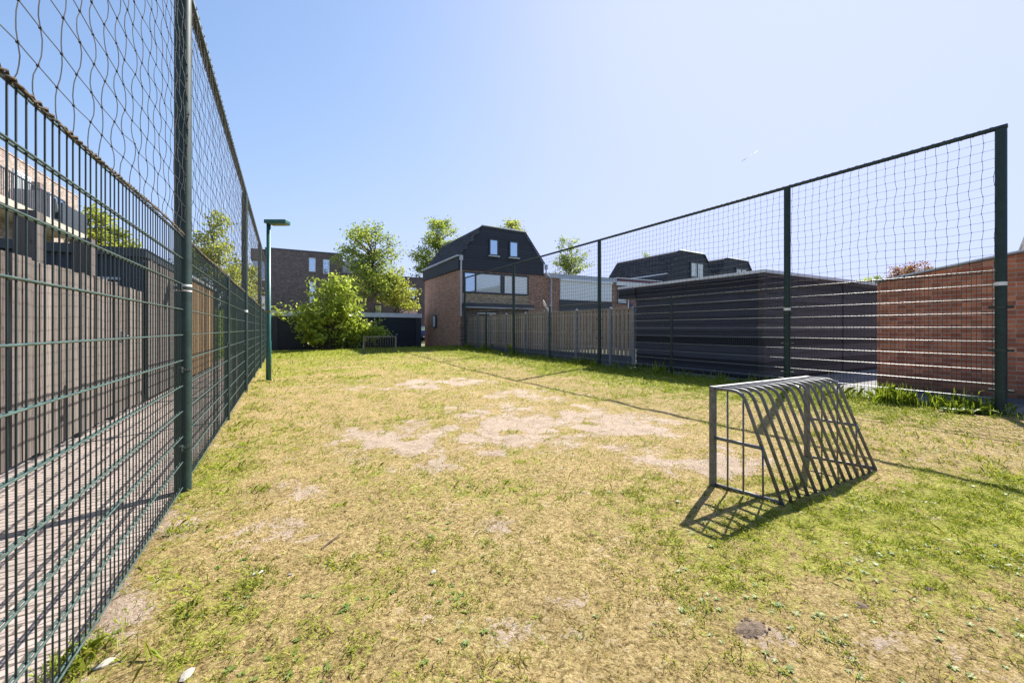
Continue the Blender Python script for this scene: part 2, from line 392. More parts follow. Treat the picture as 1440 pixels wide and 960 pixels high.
GREEN = [(1350, 740, .5, 200, 70), (1390, 690, .35, 150, 40), (900, 545, .3, 100, 8), (1200, 720, .3, 160, 40), (320, 640, .22, 50, 30), (450, 498, .5, 90, 6), (1150, 820, .25, 160, 50), (300, 700, .2, 60, 30), (240, 830, .15, 90, 50), (960, 780, .2, 160, 60), (640, 690, .2, 120, 25), (880, 690, .2, 140, 25)]
def _pix(x, y):
    Z = np.maximum(x * SY + y * CY, .25); return 720 + F * (x * CY - y * SY) / Z, V0 + F * EYE / Z
def maps(x, y):
    """where the turf is worn through, and where it is still green (survey of the pitch)"""
    ww = np.clip(np.hypot(x, y) * .14, .12, .9)
    u, v = _pix(x + ww * (fbm(x * 3.1, y * 3.1, 61, 4) - .5), y + ww * (fbm(x * 3.1, y * 3.1, 67, 4) - .5)); bare = np.zeros_like(x); green = np.zeros_like(x)
    wx = (fbm(x * 1.3, y * 1.3, 51, 4) - .5)
    for (a, b, s, ru, rv) in BARE: bare = np.maximum(bare, s * np.exp(-(((u - a) / ru) ** 2 + ((v - b) / rv) ** 2)))
    for (a, b, s, ru, rv) in GREEN: green = green + s * np.exp(-(((u - a) / ru) ** 2 + ((v - b) / rv) ** 2))
    bare = bare * (.05 + 1.5 * sstep(.25, .75, fbm(x * 3.4, y * 3.4, 31, 5))) + .75 * (fbm(x * 4.2, y * 4.2, 77, 4) - .46)
    green = green + 1.05 * sstep(5.8, 8.0, x + 1.6 * wx) * sstep(1.5, 3.5, y) + .30 * sstep(8, 14, y + 4 * wx) + .55 * sstep(18.5, 22.5, y + 2 * wx) + .08 * (1 - sstep(-.6, .5, x + wx)) * sstep(2.5, 4, y)
    green = green + .85 * (fbm(x * 1.5, y * 1.5, 41, 4) - .47) + .4 * (fbm(x * 6, y * 6, 43, 3) - .5) + .08
    edge = .5 * (1 - sstep(-.68, -.35, x + .3 * wx)) * (1 - sstep(2.6, 4.2, y))
    return np.clip(bare + edge, -1, 1.5), np.clip(green, -.3, 1.3)

g = MB(); g.v = [(-700, -700, -.09), (700, -700, -.09), (700, 700, -.09), (-700, 700, -.09)]; g.f = [(0, 1, 2, 3)]
tag(g.build('ground', M['earth']), kind='structure')
# the worn pitch
xs = np.concatenate([np.arange(-.74, 9.02, .07)]); ys = np.concatenate([np.arange(-5, 8, .07), np.arange(8, 25.8, .14)])
gx, gy = np.meshgrid(xs, ys); gzv = gz(gx, gy)
gzv = gzv - .14 * sstep(8.75, 9.0, gx) - .06 * (1 - sstep(-.74, -.66, gx))
V = np.stack([gx, gy, gzv], -1).reshape(-1, 3); nx, ny = len(xs), len(ys)
i = (np.arange(ny - 1)[:, None] * nx + np.arange(nx - 1)[None, :]).ravel()
Fq = np.stack([i, i + 1, i + nx + 1, i + nx], -1)
me = bpy.data.meshes.new('lawn'); me.from_pydata(V.tolist(), [], Fq.tolist())
bv, gv_ = maps(V[:, 0], V[:, 1])
for nm, d in (('bare', bv), ('green', gv_)):
    a = me.attributes.new(nm, 'FLOAT', 'POINT'); a.data.foreach_set('value', d.astype(np.float32))
me.polygons.foreach_set('use_smooth', [True] * len(me.polygons)); me.materials.append(M['lawn'])
lo = bpy.data.objects.new('lawn', me); col.objects.link(lo); tag(lo, kind='structure')
def sheet(name, m, x0, y0, x1, y1, z):
    q = MB(); q.box(x0, y0, z - .04, x1, y1, z); return tag(q.build(name, m), kind='structure')
sheet('footpath', M['pavers'], -2.2, -6, -.70, 26, -.012)
sheet('alley_pavement', M['slabs'], 8.92, 5.804, 10.6, 21.9, -.07)
sheet('side_pavement', M['slabs'], 9.0, -5, 30, 5.80, -.08)
sheet('road', M['asphalt'], -12, 25.5, 40, 27.3, -.03)

# ------------------------------------------------------------------ grass
def blades(name, x, y, L, W, tint, tilt, mat, sag=.25, z0=None):
    n = len(x); a = rng.uniform(0, 2 * np.pi, n); t = tilt
    dx = np.cos(a) * np.sin(t); dy = np.sin(a) * np.sin(t); dz = np.cos(t)
    wa = a + np.pi / 2 + rng.normal(0, .5, n); wx = np.cos(wa) * W / 2; wy = np.sin(wa) * W / 2
    z = gz(x, y) - .004 if z0 is None else z0
    p0 = np.stack([x - wx, y - wy, z], -1); p1 = np.stack([x + wx, y + wy, z], -1)
    m = np.stack([x + dx * L * .55, y + dy * L * .55, z + dz * L * .62], -1); wv = np.stack([wx, wy, np.zeros(n)], -1) * .8
    tip = np.stack([x + dx * L * 1.05, y + dy * L * 1.05, z + dz * L * (1 - sag)], -1)
    V = np.stack([p0, p1, m + wv, tip, m - wv], 1).reshape(-1, 3)
    return np_mesh(name, V, 5, mat, tint)
def scatter(n, x0, x1, y0, y1):
    return rng.uniform(x0, x1, n), rng.uniform(y0, y1, n)
bx, by, bl, bw, bt, btl = [], [], [], [], [], []
for (n, y0, y1, x0, x1, L, W) in ((240000, .3, 2.4, -.7, 5.2, .019, .0024), (60000, -.5, 2.4, 5.0, 8.95, .032, .006), (220000, 2.2, 5.5, -.7, 8.9, .025, .0036), (130000, 5.2, 11, -.6, 8.95, .036, .0068), (80000, 10.5, 25.4, -.5, 8.95, .05, .012)):
    x, y = scatter(n, x0, x1, y0, y1); Z = x * SY + y * CY; u, v = _pix(x, y)
    ok = (Z > .8) & (u > -80) & (u < 1520); x, y = x[ok], y[ok]
    b, gr = maps(x, y)
    tuft = fbm(x * 9, y * 9, 5, 3)
    big = fbm(x * 3.2, y * 3.2, 15, 3); clump = fbm(x * 14, y * 14, 25, 2)
    grn = np.clip(gr, 0, 1) + 1.1 * (tuft - .5) + .5 * (clump - .5)
    dens = np.clip((clump - .40) * 3.2, .05, 1) * np.clip(.42 + 1.0 * grn + .5 * (big - .5), .10, 1)
    keep = rng.uniform(0, 1, len(x)) < dens * np.clip(1.0 - 1.2 * (b - .06), .10, 1)
    x, y, b, gr, tuft, grn = x[keep], y[keep], b[keep], gr[keep], tuft[keep], grn[keep]; k = len(x)
    g2 = np.clip(gr, 0, 1)
    isg = rng.uniform(0, 1, k) < np.clip(.26 + 1.15 * grn, .04, 1)
    t = np.where(isg, rng.normal(.64, .17, k), rng.normal(.22, .15, k))
    edge = sstep(7.3, 8.8, x) * sstep(2.2, 4, y)
    bx.append(x); by.append(y); bt.append(t)
    bl.append(L * rng.lognormal(0, .38, k) * (1 + .55 * g2 * isg) * (1 + .45 * edge)); bw.append(W * rng.uniform(.6, 1.4, k) * (1 + .3 * isg))
    btl.append(np.clip(rng.normal(np.where(isg, .85, 1.12), .3, k), .1, 1.45))
tag(blades('grass', *map(np.concatenate, (bx, by, bl, bw, bt, btl)), M['grass_blade']), 'short worn turf of dry straw and green blades across the pitch', 'grass', kind='stuff')
# taller grass along the right fence and in tufts
def tall(name, spots, label, mat=M['grass_blade'], tl=.4, tint=.8):
    X, Y, Lh, Tn = [], [], [], []
    for (x, y, r, n, h) in spots:
        X.append(x + rng.normal(0, r, n)); Y.append(y + rng.normal(0, r, n)); Lh.append(h * rng.lognormal(-.1, .35, n)); Tn.append(rng.normal(tint, .12, n))
    X, Y, Lh, Tn = map(np.concatenate, (X, Y, Lh, Tn)); k = len(X)
    return tag(blades(name, X, Y, Lh, np.clip(Lh * .035, .0035, .012) * rng.uniform(.6, 1.3, k), Tn, np.clip(rng.normal(tl, .3, k), .02, 1.3), mat, .3), label, 'grass', kind='stuff')
sp = []
for y in np.arange(1.0, 23.5, .13):
    r = random.random(); h = .10 + .14 * r * r
    if 2.0 < y < 5.2: h *= 1.35
    sp.append((8.74 + random.gauss(0, .14), y + random.gauss(0, .1), .09, 40, h))
for (u, v, h, n) in ((1262, 566, .30, 260), (1250, 566, .26, 200), (1340, 575, .24, 160), (1375, 576, .24, 220), (1385, 578, .22, 160), (688, 492, .4, 120), (700, 495, .4, 160), (820, 512, .32, 140), (738, 500, .35, 90), (925, 527, .35, 90), (1240, 562, .2, 160)):
    x, y = at(u, v); sp.append((min(x, 8.8), y, .13, n, h))
tall('verge_grass', sp, 'taller bright green grass along the foot of the right ball fence')
sp = []
for _ in range(70):
    sp.append((-.6 + abs(random.gauss(0, .18)), random.uniform(1.4, 20), .05, random.randint(14, 40), random.uniform(.04, .09)))
for (u, v, n) in ((90, 938, 110), (112, 925, 90), (135, 905, 50), (370, 690, 60), (335, 660, 60)):
    x, y = at(u, v); sp.append((x, y, .04, n, .055))
tall('edge_grass', sp, 'small grass tufts along the foot of the left ball fence', tint=.68, tl=.6)
# low broad-leaved weeds in the turf
def rosettes(spots):
    V, T = [], []
    for (x, y, r, k, t) in spots:
        z = float(gz(x, y)); a0 = random.uniform(0, 6.3)
        for j in range(k):
            a = a0 + j * 6.283 / k * 1.0 + random.gauss(0, .25); L = r * random.uniform(.6, 1.15); wd = L * random.uniform(.16, .3); lift = random.uniform(.12, .7)
            d = np.array([math.cos(a), math.sin(a), 0]); s = np.array([-d[1], d[0], 0]) * wd; b = np.array([x, y, z])
            V += [b, b + d * L * .5 + s + [0, 0, L * lift * .7], b + d * L + [0, 0, L * lift * .55], b + d * L * .5 - s + [0, 0, L * lift * .7]]
            T.append(t + random.gauss(0, .12))
    o = np_mesh('weeds', np.array(V), 4, M['weed'], np.array(T)); return tag(o, 'low broad leaved weeds scattered through the worn turf', 'weeds', kind='stuff')
sp = [(*at(166, 888), .022, 11, .6), (*at(308, 795), .025, 9, .6)]
for _ in range(260):
    v = 540 + 420 * random.random() ** .8; u = random.uniform(150, 1440); x, y = at(u, v)
    if x < -.6 or x > 8.8: continue
    b, gr = maps(np.array([x]), np.array([y]))
    if random.random() > .25 + gr[0] or b[0] > .35: continue
    for q in range(random.randint(1, 4)):
        sp.append((x + random.gauss(0, .06), y + random.gauss(0, .06), random.uniform(.010, .022), random.randint(7, 12), random.uniform(.35, 1.0)))
for (u, v) in ((1345, 580), (1360, 581), (1372, 579), (1335, 578), (1385, 582), (1352, 577), (1195, 545), (1170, 541)):
    x, y = at(u, v); sp.append((min(x, 8.85), y, .16, 14, .7))
rosettes(sp)

# ------------------------------------------------------------------ ball fences
def net_mb(X, y0, y1, z0, z1, pitch, r, amp, side, sag=.05, bulge=.0):
    """knotted square mesh hanging between rail and panel top; cords wander a little"""
    mb = MB(); ny = int(round((y1 - y0) / pitch)); nz = int(round((z1 - z0) / pitch)); ph = np.random.default_rng(int(abs(X) * 100))
    off = ph.normal(0, 1, (ny + 1, nz + 1, 3))
    G = {}
    for i in range(ny + 1):
        for j in range(nz + 1):
            y = y0 + (y1 - y0) * i / ny; z = z0 + (z1 - z0) * j / nz
            e = math.sin(math.pi * j / nz)
            wob = amp * math.sin(j * 1.9 + i * .8) * (.3 + .7 * e) + amp * .6 * math.sin(j * .7 + i * .31)
            G[i, j] = (X + side * .02 * e + off[i, j, 0] * amp * .5, y + wob + off[i, j, 1] * amp * .22, z - sag * e * (.6 + .4 * math.sin(i * .42)) + off[i, j, 2] * amp * .12)
    for i in range(ny + 1):
        pl = []
        for j in range(nz + 1):
            pl.append(G[i, j])
            if j < nz:
                a, b = Vector(G[i, j]), Vector(G[i, j + 1]); sg = (1 if (j + (i % 3 == 0)) % 2 else -1) * bulge * ph.uniform(.3, 1.2)
                for q in (.28, .5, .72):
                    m = a.lerp(b, q); pl.append((m.x + sg * .4, m.y + sg * math.sin(math.pi * q), m.z))
        mb.tube(pl, r, 3, False)
    for j in range(nz + 1): mb.tube([G[i, j] for i in range(ny + 1)], r, 3, False)
    for (i, j), p in G.items():
        k = r * 1.7; mb.box(p[0] - k, p[1] - k, p[2] - k, p[0] + k, p[1] + k, p[2] + k)
    return mb
def ball_fence(label, X, ys, talls, ztall, zthin, zwires, vgap, wr_h, wr_v, rtall, rthin, lab_side, stick, nety0, base):
    f = thing('ball_fence', label, 'ball fence', (X, ys[1], 0))
    for k, y in enumerate(ys):
        tallp = k in talls; b = base(y)
        mb = MB(); r = rtall if tallp else rthin; zt = ztall if tallp else zthin
        mb.tube([(X, y, -.12), (X, y, zt + (0 if tallp else b))], r, 20)
        if not tallp: mb.tube([(X, y, zt + b), (X, y, zt + b + .025)], [r * 1.08, r * .6], 20)
        p = mb.build('post', M['green_steel'], f, smooth=True)
        md = p.modifiers.new('edges', 'EDGE_SPLIT'); md.split_angle = R(50)
        for z in ((.33, .9, 1.5) if tallp else (.33, 1.0, 1.6)):
            c = MB(); c.tube([(X, y, z - .012 + b), (X, y, z + .012 + b)], r * 1.09, 16); c.box(X - .012, y - r - .06, z - .02 + b, X + .012, y + r + .06, z + .02 + b)
            c.tube([(X + lab_side * .03, y - r - .03, z + b), (X - lab_side * .03, y - r - .03, z + b)], .007, 8)
            c.build('clamp', M['wire_black'], p)
        if tallp and k in stick:
            c = MB()
            z = stick[k]; c.tube([(X, y, z), (X, y, z + .052)], r * 1.025, 20, False); c.build('sticker', M['sticker'], p, smooth=True)
    for k in range(len(ys) - 1):
        mb = MB(); y0, y1 = ys[k] + .03, ys[k + 1] - .03; b = base((y0 + y1) / 2)
        nv = int((y1 - y0) / vgap)
        for i in range(nv + 1):
            y = y0 + (y1 - y0) * i / nv; jx = random.gauss(0, .0008)
            mb.tube([(X + jx, y, zwires[0] + b - .012), (X + jx, y, zwires[-1] + b + .012)], wr_v, 5, False)
        nvf = len(mb.f)
        for z in zwires:
            for s_ in (-1, 1):
                mb.tube([(X + s_ * (wr_v + wr_h * .9), y0 - .02, z + b), (X + s_ * (wr_v + wr_h * .9), y1 + .02, z + b)], wr_h, 6, False)
        pn = mb.build('mesh_panel', M['wire'] if lab_side > 0 else M['wire_black'], f, smooth=True); pn.data.materials.append(M['wire_pale'] if lab_side > 0 else M['wire_glint'])
        pn.data.polygons.foreach_set('material_index', [0 if q < nvf else 1 for q in range(len(pn.data.polygons))])
    tall_ys = [y for k, y in enumerate(ys) if k in talls]
    mb = MB(); mb.tube([(X, tall_ys[0] - .06, ztall + .03), (X, tall_ys[-1] + .05, ztall + .03)], .032, 14); rail = mb.build('top_rail', M['rail_steel'], f, smooth=True)
    # lacing loops on the rail
    aa = np.arange(0, (tall_ys[-1] - nety0) / .12 * 6.283, .55)
    lc = MB().tube([(X + .038 * math.cos(a), nety0 + a * .12 / 6.283, ztall + .03 + .038 * math.sin(a)) for a in aa], .0035, 3, False)
    lc.build('lacing', M['rope'], f)
    z0 = zwires[-1] + base(ys[2]) - .01
    net_mb(X + .012 * lab_side, nety0, tall_ys[-1], z0, ztall, .12, .0019 if lab_side > 0 else .0028, .007 if lab_side > 0 else .010, lab_side, bulge=.0105 if lab_side > 0 else .004).build('net', M['net'], f)
    # hem rope laid along the panel tops: two strands twisted together
    yy = np.arange(nety0, tall_ys[-1], .035); rp = MB()
    for ph in (0, math.pi):
        rp.tube([(X + .012 * lab_side + .006 * math.cos(y * 75 + ph), y, z0 + .017 + base(y) - base(ys[2]) + .008 * math.sin(y * 75 + ph) + .012 * math.sin(y * 2.33) - (.03 if lab_side < 0 else 0)) for y in yy], .0040, 5)
    rp.build('hem_rope', M['rope'], f, smooth=True)
    return f
ball_fence('green steel mesh ball fence with netting on top, nearest at the left beside the footpath', -.66, [-1.55, 1.15, 3.85, 6.55, 9.25, 11.95, 14.65, 17.35, 20.05], (0, 2, 4, 6, 8), 3.77, 1.9,
           [.035 + .1865 * k - (.02 if k == 10 else 0) for k in range(11)], .05, .0042, .0030, .052, .031, 1, {2: 1.475, 4: 1.5}, .2, lambda y: 0.0)
rb = lambda y: .10 * float(sstep(9, 20, y))
RY = [1.67 + 2.78 * k for k in range(8)]
ball_fence('green steel mesh ball fence with netting, along the right before the black shed', 8.75, RY, (0, 1, 3, 5, 7), 3.98, 2.0,
           [.02 + .2 * k for k in range(11)], .05, .0046, .0028, .058, .034, -1, {0: 1.80, 1: 1.56}, 1.72, rb)

# ------------------------------------------------------------------ street lamp
x, y = -.32, 11.0
t = thing('street_lamp', 'slim teal green lamp post with flat rectangular head on the lawn by the left fence', 'street lamp', (x, y, 0))
mb = MB(); mb.tube([(x, y, -.1), (x, y, .9), (x, y, .93), (x, y, 3.62)], [.057, .057, .048, .044], 18); p = mb.build('pole', M['lamp_green'], t, smooth=True)
c = MB(); c.tube([(x, y, 1.56), (x, y, 1.62)], .05, 18); c.build('band', M['lamp_lens'], p)
d = Vector((.874, -.486, 0)); n_ = Vector((.486, .874, 0))
h = MB(); a0 = Vector((x, y, 0)) - d * .05
for (s0, s1, z0, z1, wd) in ((0, .50, 3.615, 3.70, .11),):
    P = [a0 + d * s0 - n_ * wd, a0 + d * s1 - n_ * wd, a0 + d * s1 + n_ * wd, a0 + d * s0 + n_ * wd]
    h.prism([(q.x, q.y) for q in P], 'z', z0, z1)
hd = h.build('lamp_head', M['lamp_green'], t, bevel=.012)
h = MB(); P = [a0 + d * .11 - n_ * .09, a0 + d * .485 - n_ * .09, a0 + d * .485 + n_ * .09, a0 + d * .11 + n_ * .09]
h.prism([(q.x, q.y) for q in P], 'z', 3.595, 3.6145); h.build('lens', M['lamp_lens'], hd)

# ------------------------------------------------------------------ goals
def make_goal(SK):
    W, H, DT, DB = 1.38, .76, .23, .46
    g = thing('street_goal', '', 'goal', (0, 0, 0))
    for x in (0, W):
        MB().box(x - .02, -.02, -.05, x + .02, .02, H).build('post', M['galv'], g, True, bevel=.004)
    MB().box(.021, -.018, H - .038, W - .021, .018, H - .001).build('crossbar', M['galv'], g, True, bevel=.004)
    nb = 13
    for k in range(nb + 1):
        x = W * k / nb; xb = x + SK + .06 * k / nb; zt = H - .014; pts = [(x, -.018, zt)]
        # straight off the crossbar, one bend, straight to the ground
        A = Vector((x, -DT, zt)); B = Vector((xb, -DB, .0)); d1 = Vector((0, -1, 0)); d2 = (B - A).normalized(); q = .075
        pts.append(tuple(A - d1 * q))
        for s_ in (.25, .5, .75):
            p = (A - d1 * q) * (1 - s_) ** 2 + A * 2 * s_ * (1 - s_) + (A + d2 * q) * s_ ** 2; pts.append(tuple(p))
        pts += [tuple(A + d2 * q), tuple(B - Vector((0, 0, .03)))]
        MB().tube(pts, .0125, 10).build('bar', M['galv'], g, True, smooth=True)
    for e, x in ((0, 0), (1, W)):
        o = SK + .06 * e; sm = .5 * o
        f = MB(); f.tube([(x, -.0, .012), (x + o, -DB, .012)], .013, 8); f.build('side_rail', M['galv'], g, True, smooth=True)
        f = MB(); f.tube([(x, 0, .37), (x + sm * .55, -.345, .37)], .013, 8)
        f.build('side_rail', M['galv'], g, True, smooth=True)
        for q in (.25, .5, .76):
            r_ = MB(); yb = -DB * q
            zt = H - .02 if q < .55 else .37 * 1.02
            r_.tube([(x + o * q * (1 - (zt / H) * .75), yb, .012), (x + o * q * (.25 if q < .7 else .55) , yb, zt)], .0065, 8); r_.build('side_rod', M['galv'], g, True, smooth=True)
    return g
goal = make_goal(.10); goal.location = (2.87, 1.99, .0)
tag(goal, 'small grey tubular steel goal in the right foreground, its slanting bars turned to the camera', 'goal', 'small steel goals at the two ends of the pitch')
far = make_goal(-.03); far.location = (4.46, 18.95, float(gz(4.4, 18.9))); far.rotation_euler = (0, 0, R(180 - 5))
tag(far, 'small grey tubular steel goal at the far end before the big bush', 'goal', 'small steel goals at the two ends of the pitch')

# ------------------------------------------------------------------ left: board fence, sheds, flats
XF = -2.0
t = thing('board_fence', 'weathered grey vertical board fence with a gate, along the left of the footpath', 'fence', (XF, 4, 0))
def boards(y0, y1, zt, X=XF, pitch=.143, th=.02, gap=.004, j=.008):
    mb = MB(); y = y0
    while y < y1 - .05:
        e = min(y + pitch - gap, y1); dx = random.choice((0, .007)) + random.gauss(0, .002)
        mb.box(X - th + dx, y, .03 + random.random() * .02, X + dx, e, zt + random.gauss(0, j)); y += pitch
    return mb
for (a, b) in ((-3.5, 1.2), (1.3, 4.95), (5.05, 6.35), (6.45, 7.35)): boards(a, b, 1.82).build('board_panel', M['grey_boards'], t)
gt = boards(7.52, 8.72, 1.80).build('gate', M['grey_boards'], t)
h = MB(); h.box(-1.98, 7.56, 1.0, -1.955, 7.6, 1.16); h.tube([(-1.955, 7.58, 1.1), (-1.92, 7.58, 1.1), (-1.92, 7.68, 1.1)], .009, 8); h.build('handle', M['chrome'], gt)
for (u, z) in ((41, 2.32), (121, 2.30)):
    r = (u - 720) / F; y = -2.13 * (CY - r * SY) / (SY + r * CY)
    MB().box(-2.21, y - .07, 0, -2.06, y + .07, z).build('post', M['dark_post'], t)
for y in (1.25, 6.4, 7.43): MB().box(-2.1, y - .05, 0, -1.985, y + .04, 1.83).build('post', M['dark_post'], t)
for z in (.4, 1.5): MB().box(-2.075, -3.5, z, -2.025, 7.4, z + .09).build('rail', M['dark_post'], t)

t = thing('garden_shed', 'slate blue flat roofed shed behind the grey board fence on the left', 'shed', (-5, 10, 0))
MB().box(-9.5, 8.80, 0, -2.02, 10.9, 2.36).build('wall', M['blue_shed'], t)
MB().box(-9.6, 8.72, 2.362, -1.97, 10.98, 2.5).build('roof_edge', M['anthracite'], t)
MB().box(-9.5, 8.765, 1.98, -2.3, 8.797, 2.02).build('ledge', M['grey_trim'], t)
mb = boards(8.8, 10.9, 2.34, X=-1.975); mb.build('side_boards', M['dark_post'], t)

t = thing('brown_shed', 'brown stained timber shed beyond the slate blue shed, seen through the left ball fence', 'shed', (-3, 14, 0))
MB().box(-4.5, 12.0, 0, -2.035, 16.2, 2.4).build('wall', M['dark_post'], t)
boards(12.0, 16.2, 2.38).build('side_boards', M['brown_boards'], t)
MB().box(-4.6, 11.9, 2.42, -1.93, 16.3, 2.48).build('roof', M['grey_trim'], t)
t = thing('green_hedge', 'dark clipped hedge along the footpath beyond the brown shed', 'hedge', (-2.4, 21, 0))

BX = -8.0
t = thing('apartment_building', 'pale pink brick apartment building with balconies at the far left edge', 'building', (BX, 20, 0))
MB().box(BX - 9, 6, 0, BX, 25.2, 7.0).build('wall', M['brick_pale'], t)
MB().box(BX - 9.05, 5.95, 7.003, BX + .02, 25.22, 7.06).build('roof_edge', M['brick_pale'], t)
def winX(X, y0, y1, z0, z1, parent, fm, gm, name='window', bars=(), d=.04):
    """window on a wall facing +X"""
    f = MB(); k = .07
    f.box(X, y0, z0, X + d, y0 + k, z1); f.box(X, y1 - k, z0, X + d, y1, z1); f.box(X, y0 + k, z0, X + d, y1 - k, z0 + k); f.box(X, y0 + k, z1 - k, X + d, y1 - k, z1)
    for b in bars: f.box(X, b - k / 2, z0 + k, X + d, b + k / 2, z1 - k)
    fo = f.build(name, fm, parent); MB().box(X + .002, y0 + k, z0 + k, X + d - .02, y1 - k, z1 - k).build('pane', gm, fo); return fo
winX(BX + .002, 20.2, 21.25, 5.15, 6.6, t, M['white'], M['glass_curtain'], 'balcony_door', (20.72,))
winX(BX + .002, 22.8, 23.9, 5.6, 6.5, t, M['anthracite'], M['glass_bright'], 'window', (23.35,))
winX(BX + .002, 15.5, 17.5, 5.4, 6.5, t, M['white'], M['glass_bright'], 'window', (16.5,))
MB().box(BX, 21.3, 5.1, BX + .25, 21.75, 6.5).build('pier', M['brick_dark'], t)
bal = MB().box(BX, 12, 4.78, BX + 1.0, 22.9, 4.98).build('balcony', M['conc_warm'], t)
MB().box(BX + .95, 20.8, 4.982, BX + 1.0, 22.9, 5.75).build('solid_railing', M['anthracite'], bal)
rl = MB()
for y in np.arange(14, 20.0, .1): rl.tube([(BX + .97, y, 4.98), (BX + .97, y, 5.78)], .012, 4)
rl.box(BX + .95, 14, 5.78, BX + .99, 20.05, 5.82); rl.build('bar_railing', M['anthracite'], bal)
MB().box(BX + .03, 20.05, 4.985, BX + .95, 20.1, 5.9).build('divider', M['grey_trim'], bal)
t2 = thing('parasol', 'folded dark parasol with white trim standing on the pale brick balcony', 'parasol', (BX + .6, 21.4, 4.98))
MB().tube([(BX + .6, 21.4, 4.98), (BX + .6, 21.4, 6.05)], .02, 8).build('pole', M['grey_trim'], t2)
MB().tube([(BX + .6, 21.4, 5.2), (BX + .6, 21.4, 5.5), (BX + .6, 21.4, 6.0)], [.16, .13, .03], 10).build('canopy', M['anthracite'], t2)
MB().tube([(BX + .6, 21.4, 5.17), (BX + .6, 21.4, 5.22)], [.15, .165], 10).build('trim', M['white'], t2)

# ------------------------------------------------------------------ garages and brick blocks at the far end
GY = 27.2
t = thing('garage_row', 'low dark garage row with pale fascia behind the big bush', 'garage', (3.7, GY, 0))
MB().box(-6, GY + .12, -.1, 8.1, GY + 6, 1.94).build('wall', M['garage_wall'], t)
MB().box(-6.05, GY, 1.943, 8.15, GY + 6.05, 2.22).build('fascia', M['pale_trim'], t)
for (a, b) in ((-6, -5.6), (-2.9, -2.6), (-.62, -.34), (2.5, 2.8), (5.0, 5.18), (7.74, 8.1)): MB().box(a, GY, -.1, b, GY + .118, 1.94).build('pier', M['garage_wall'], t)
for (a, b) in ((-5.6, -2.9), (-.34, 2.5), (2.8, 5.0), (5.18, 7.74)):
    d = MB().box(a + .02, GY + .08, .0, b - .02, GY + .117, 1.9).build('garage_door', M['door'], t)
    MB().box((a + b) / 2 - .08, GY + .05, .8, (a + b) / 2 + .08, GY + .078, .84).build('handle', M['grey_trim'], d)

def winY(Y, x0, x1, z0, z1, parent, fm, gm, name='window', bars=(), d=.05, k=.07, sill=None, hb=()):
    """window on a wall facing -Y"""
    f = MB(); Y1 = Y - d
    f.box(x0, Y1, z0, x0 + k, Y, z1); f.box(x1 - k, Y1, z0, x1, Y, z1); f.box(x0 + k, Y1, z0, x1 - k, Y, z0 + k); f.box(x0 + k, Y1, z1 - k, x1 - k, Y, z1)
    for b in bars: f.box(b - k / 2, Y1, z0 + k, b + k / 2, Y, z1 - k)
    fo = f.build(name, fm, parent)
    for i, (a, b) in enumerate(zip([x0 + k] + [q + k / 2 for q in bars], [q - k / 2 for q in bars] + [x1 - k])):
        m = gm[i % len(gm)] if isinstance(gm, (list, tuple)) else gm
        MB().box(a, Y1 + .022, z0 + k, b, Y - .004, z1 - k).build('pane', m, fo)
    if sill: MB().box(x0 - .05, Y - d - .10, z0 - .07, x1 + .05, Y, z0 - .003).build('sill', sill, fo)
    return fo
BY = 38.0
t = thing('brick_building', 'dark brown brick apartment block with narrow windows behind the lamp post', 'building', (1, BY, 0))
MB().box(-1.3, BY, 0, 4.4, BY + 9, 7.58).build('wall', M['brick_dark'], t)
MB().box(-1.36, BY - .05, 7.583, 4.45, BY + 9.05, 7.68).build('roof_edge', M['dark_conc'], t)
MB().box(-2.35, BY + .4, 6.75, -1.303, BY + 9, 7.58).build('overhang', M['brick_dark'], t)
MB().box(-2.3, BY + 1.6, 4.4, -1.303, BY + 9, 5.2).build('balcony', M['brick_dark'], t)
winY(BY + .95, -2.25, -1.32, 5.25, 6.7, t, M['white'], M['glass'], 'window')
for (a, b, z0, z1) in ((1.78, 2.28, 5.95, 7.1), (2.85, 3.35, 5.85, 7.05), (1.83, 2.3, 3.4, 5.1)):
    winY(BY - .002, a, b, z0, z1, t, M['pale_trim'], M['glass_bright'], 'window', k=.06)
t = thing('brick_building', 'lower dark brick block with balcony glass between the tall tree and the house', 'building', (9, 41, 0))
MB().box(4.6, 41, 0, 14, 48, 6.3).build('wall', M['brick_dark'], t)
MB().box(4.55, 40.95, 6.303, 14.05, 48.05, 6.4).build('roof_edge', M['dark_conc'], t)
MB().box(4.7, 41.5, 6.403, 7.5, 46, 7.6).build('roof_storey', M['grey_trim'], t)
for (a, b, z0, z1) in ((10.2, 11.6, 4.2, 5.4), (9.9, 11.9, 2.2, 3.4), (7.6, 8.3, 2.3, 3.5), (7.8, 8.6, 4.3, 5.4)):
    winY(40.998, a, b, z0, z1, t, M['anthracite'], M['glass_bright'], 'window', ((a + b) / 2,) if b - a > 1 else ())

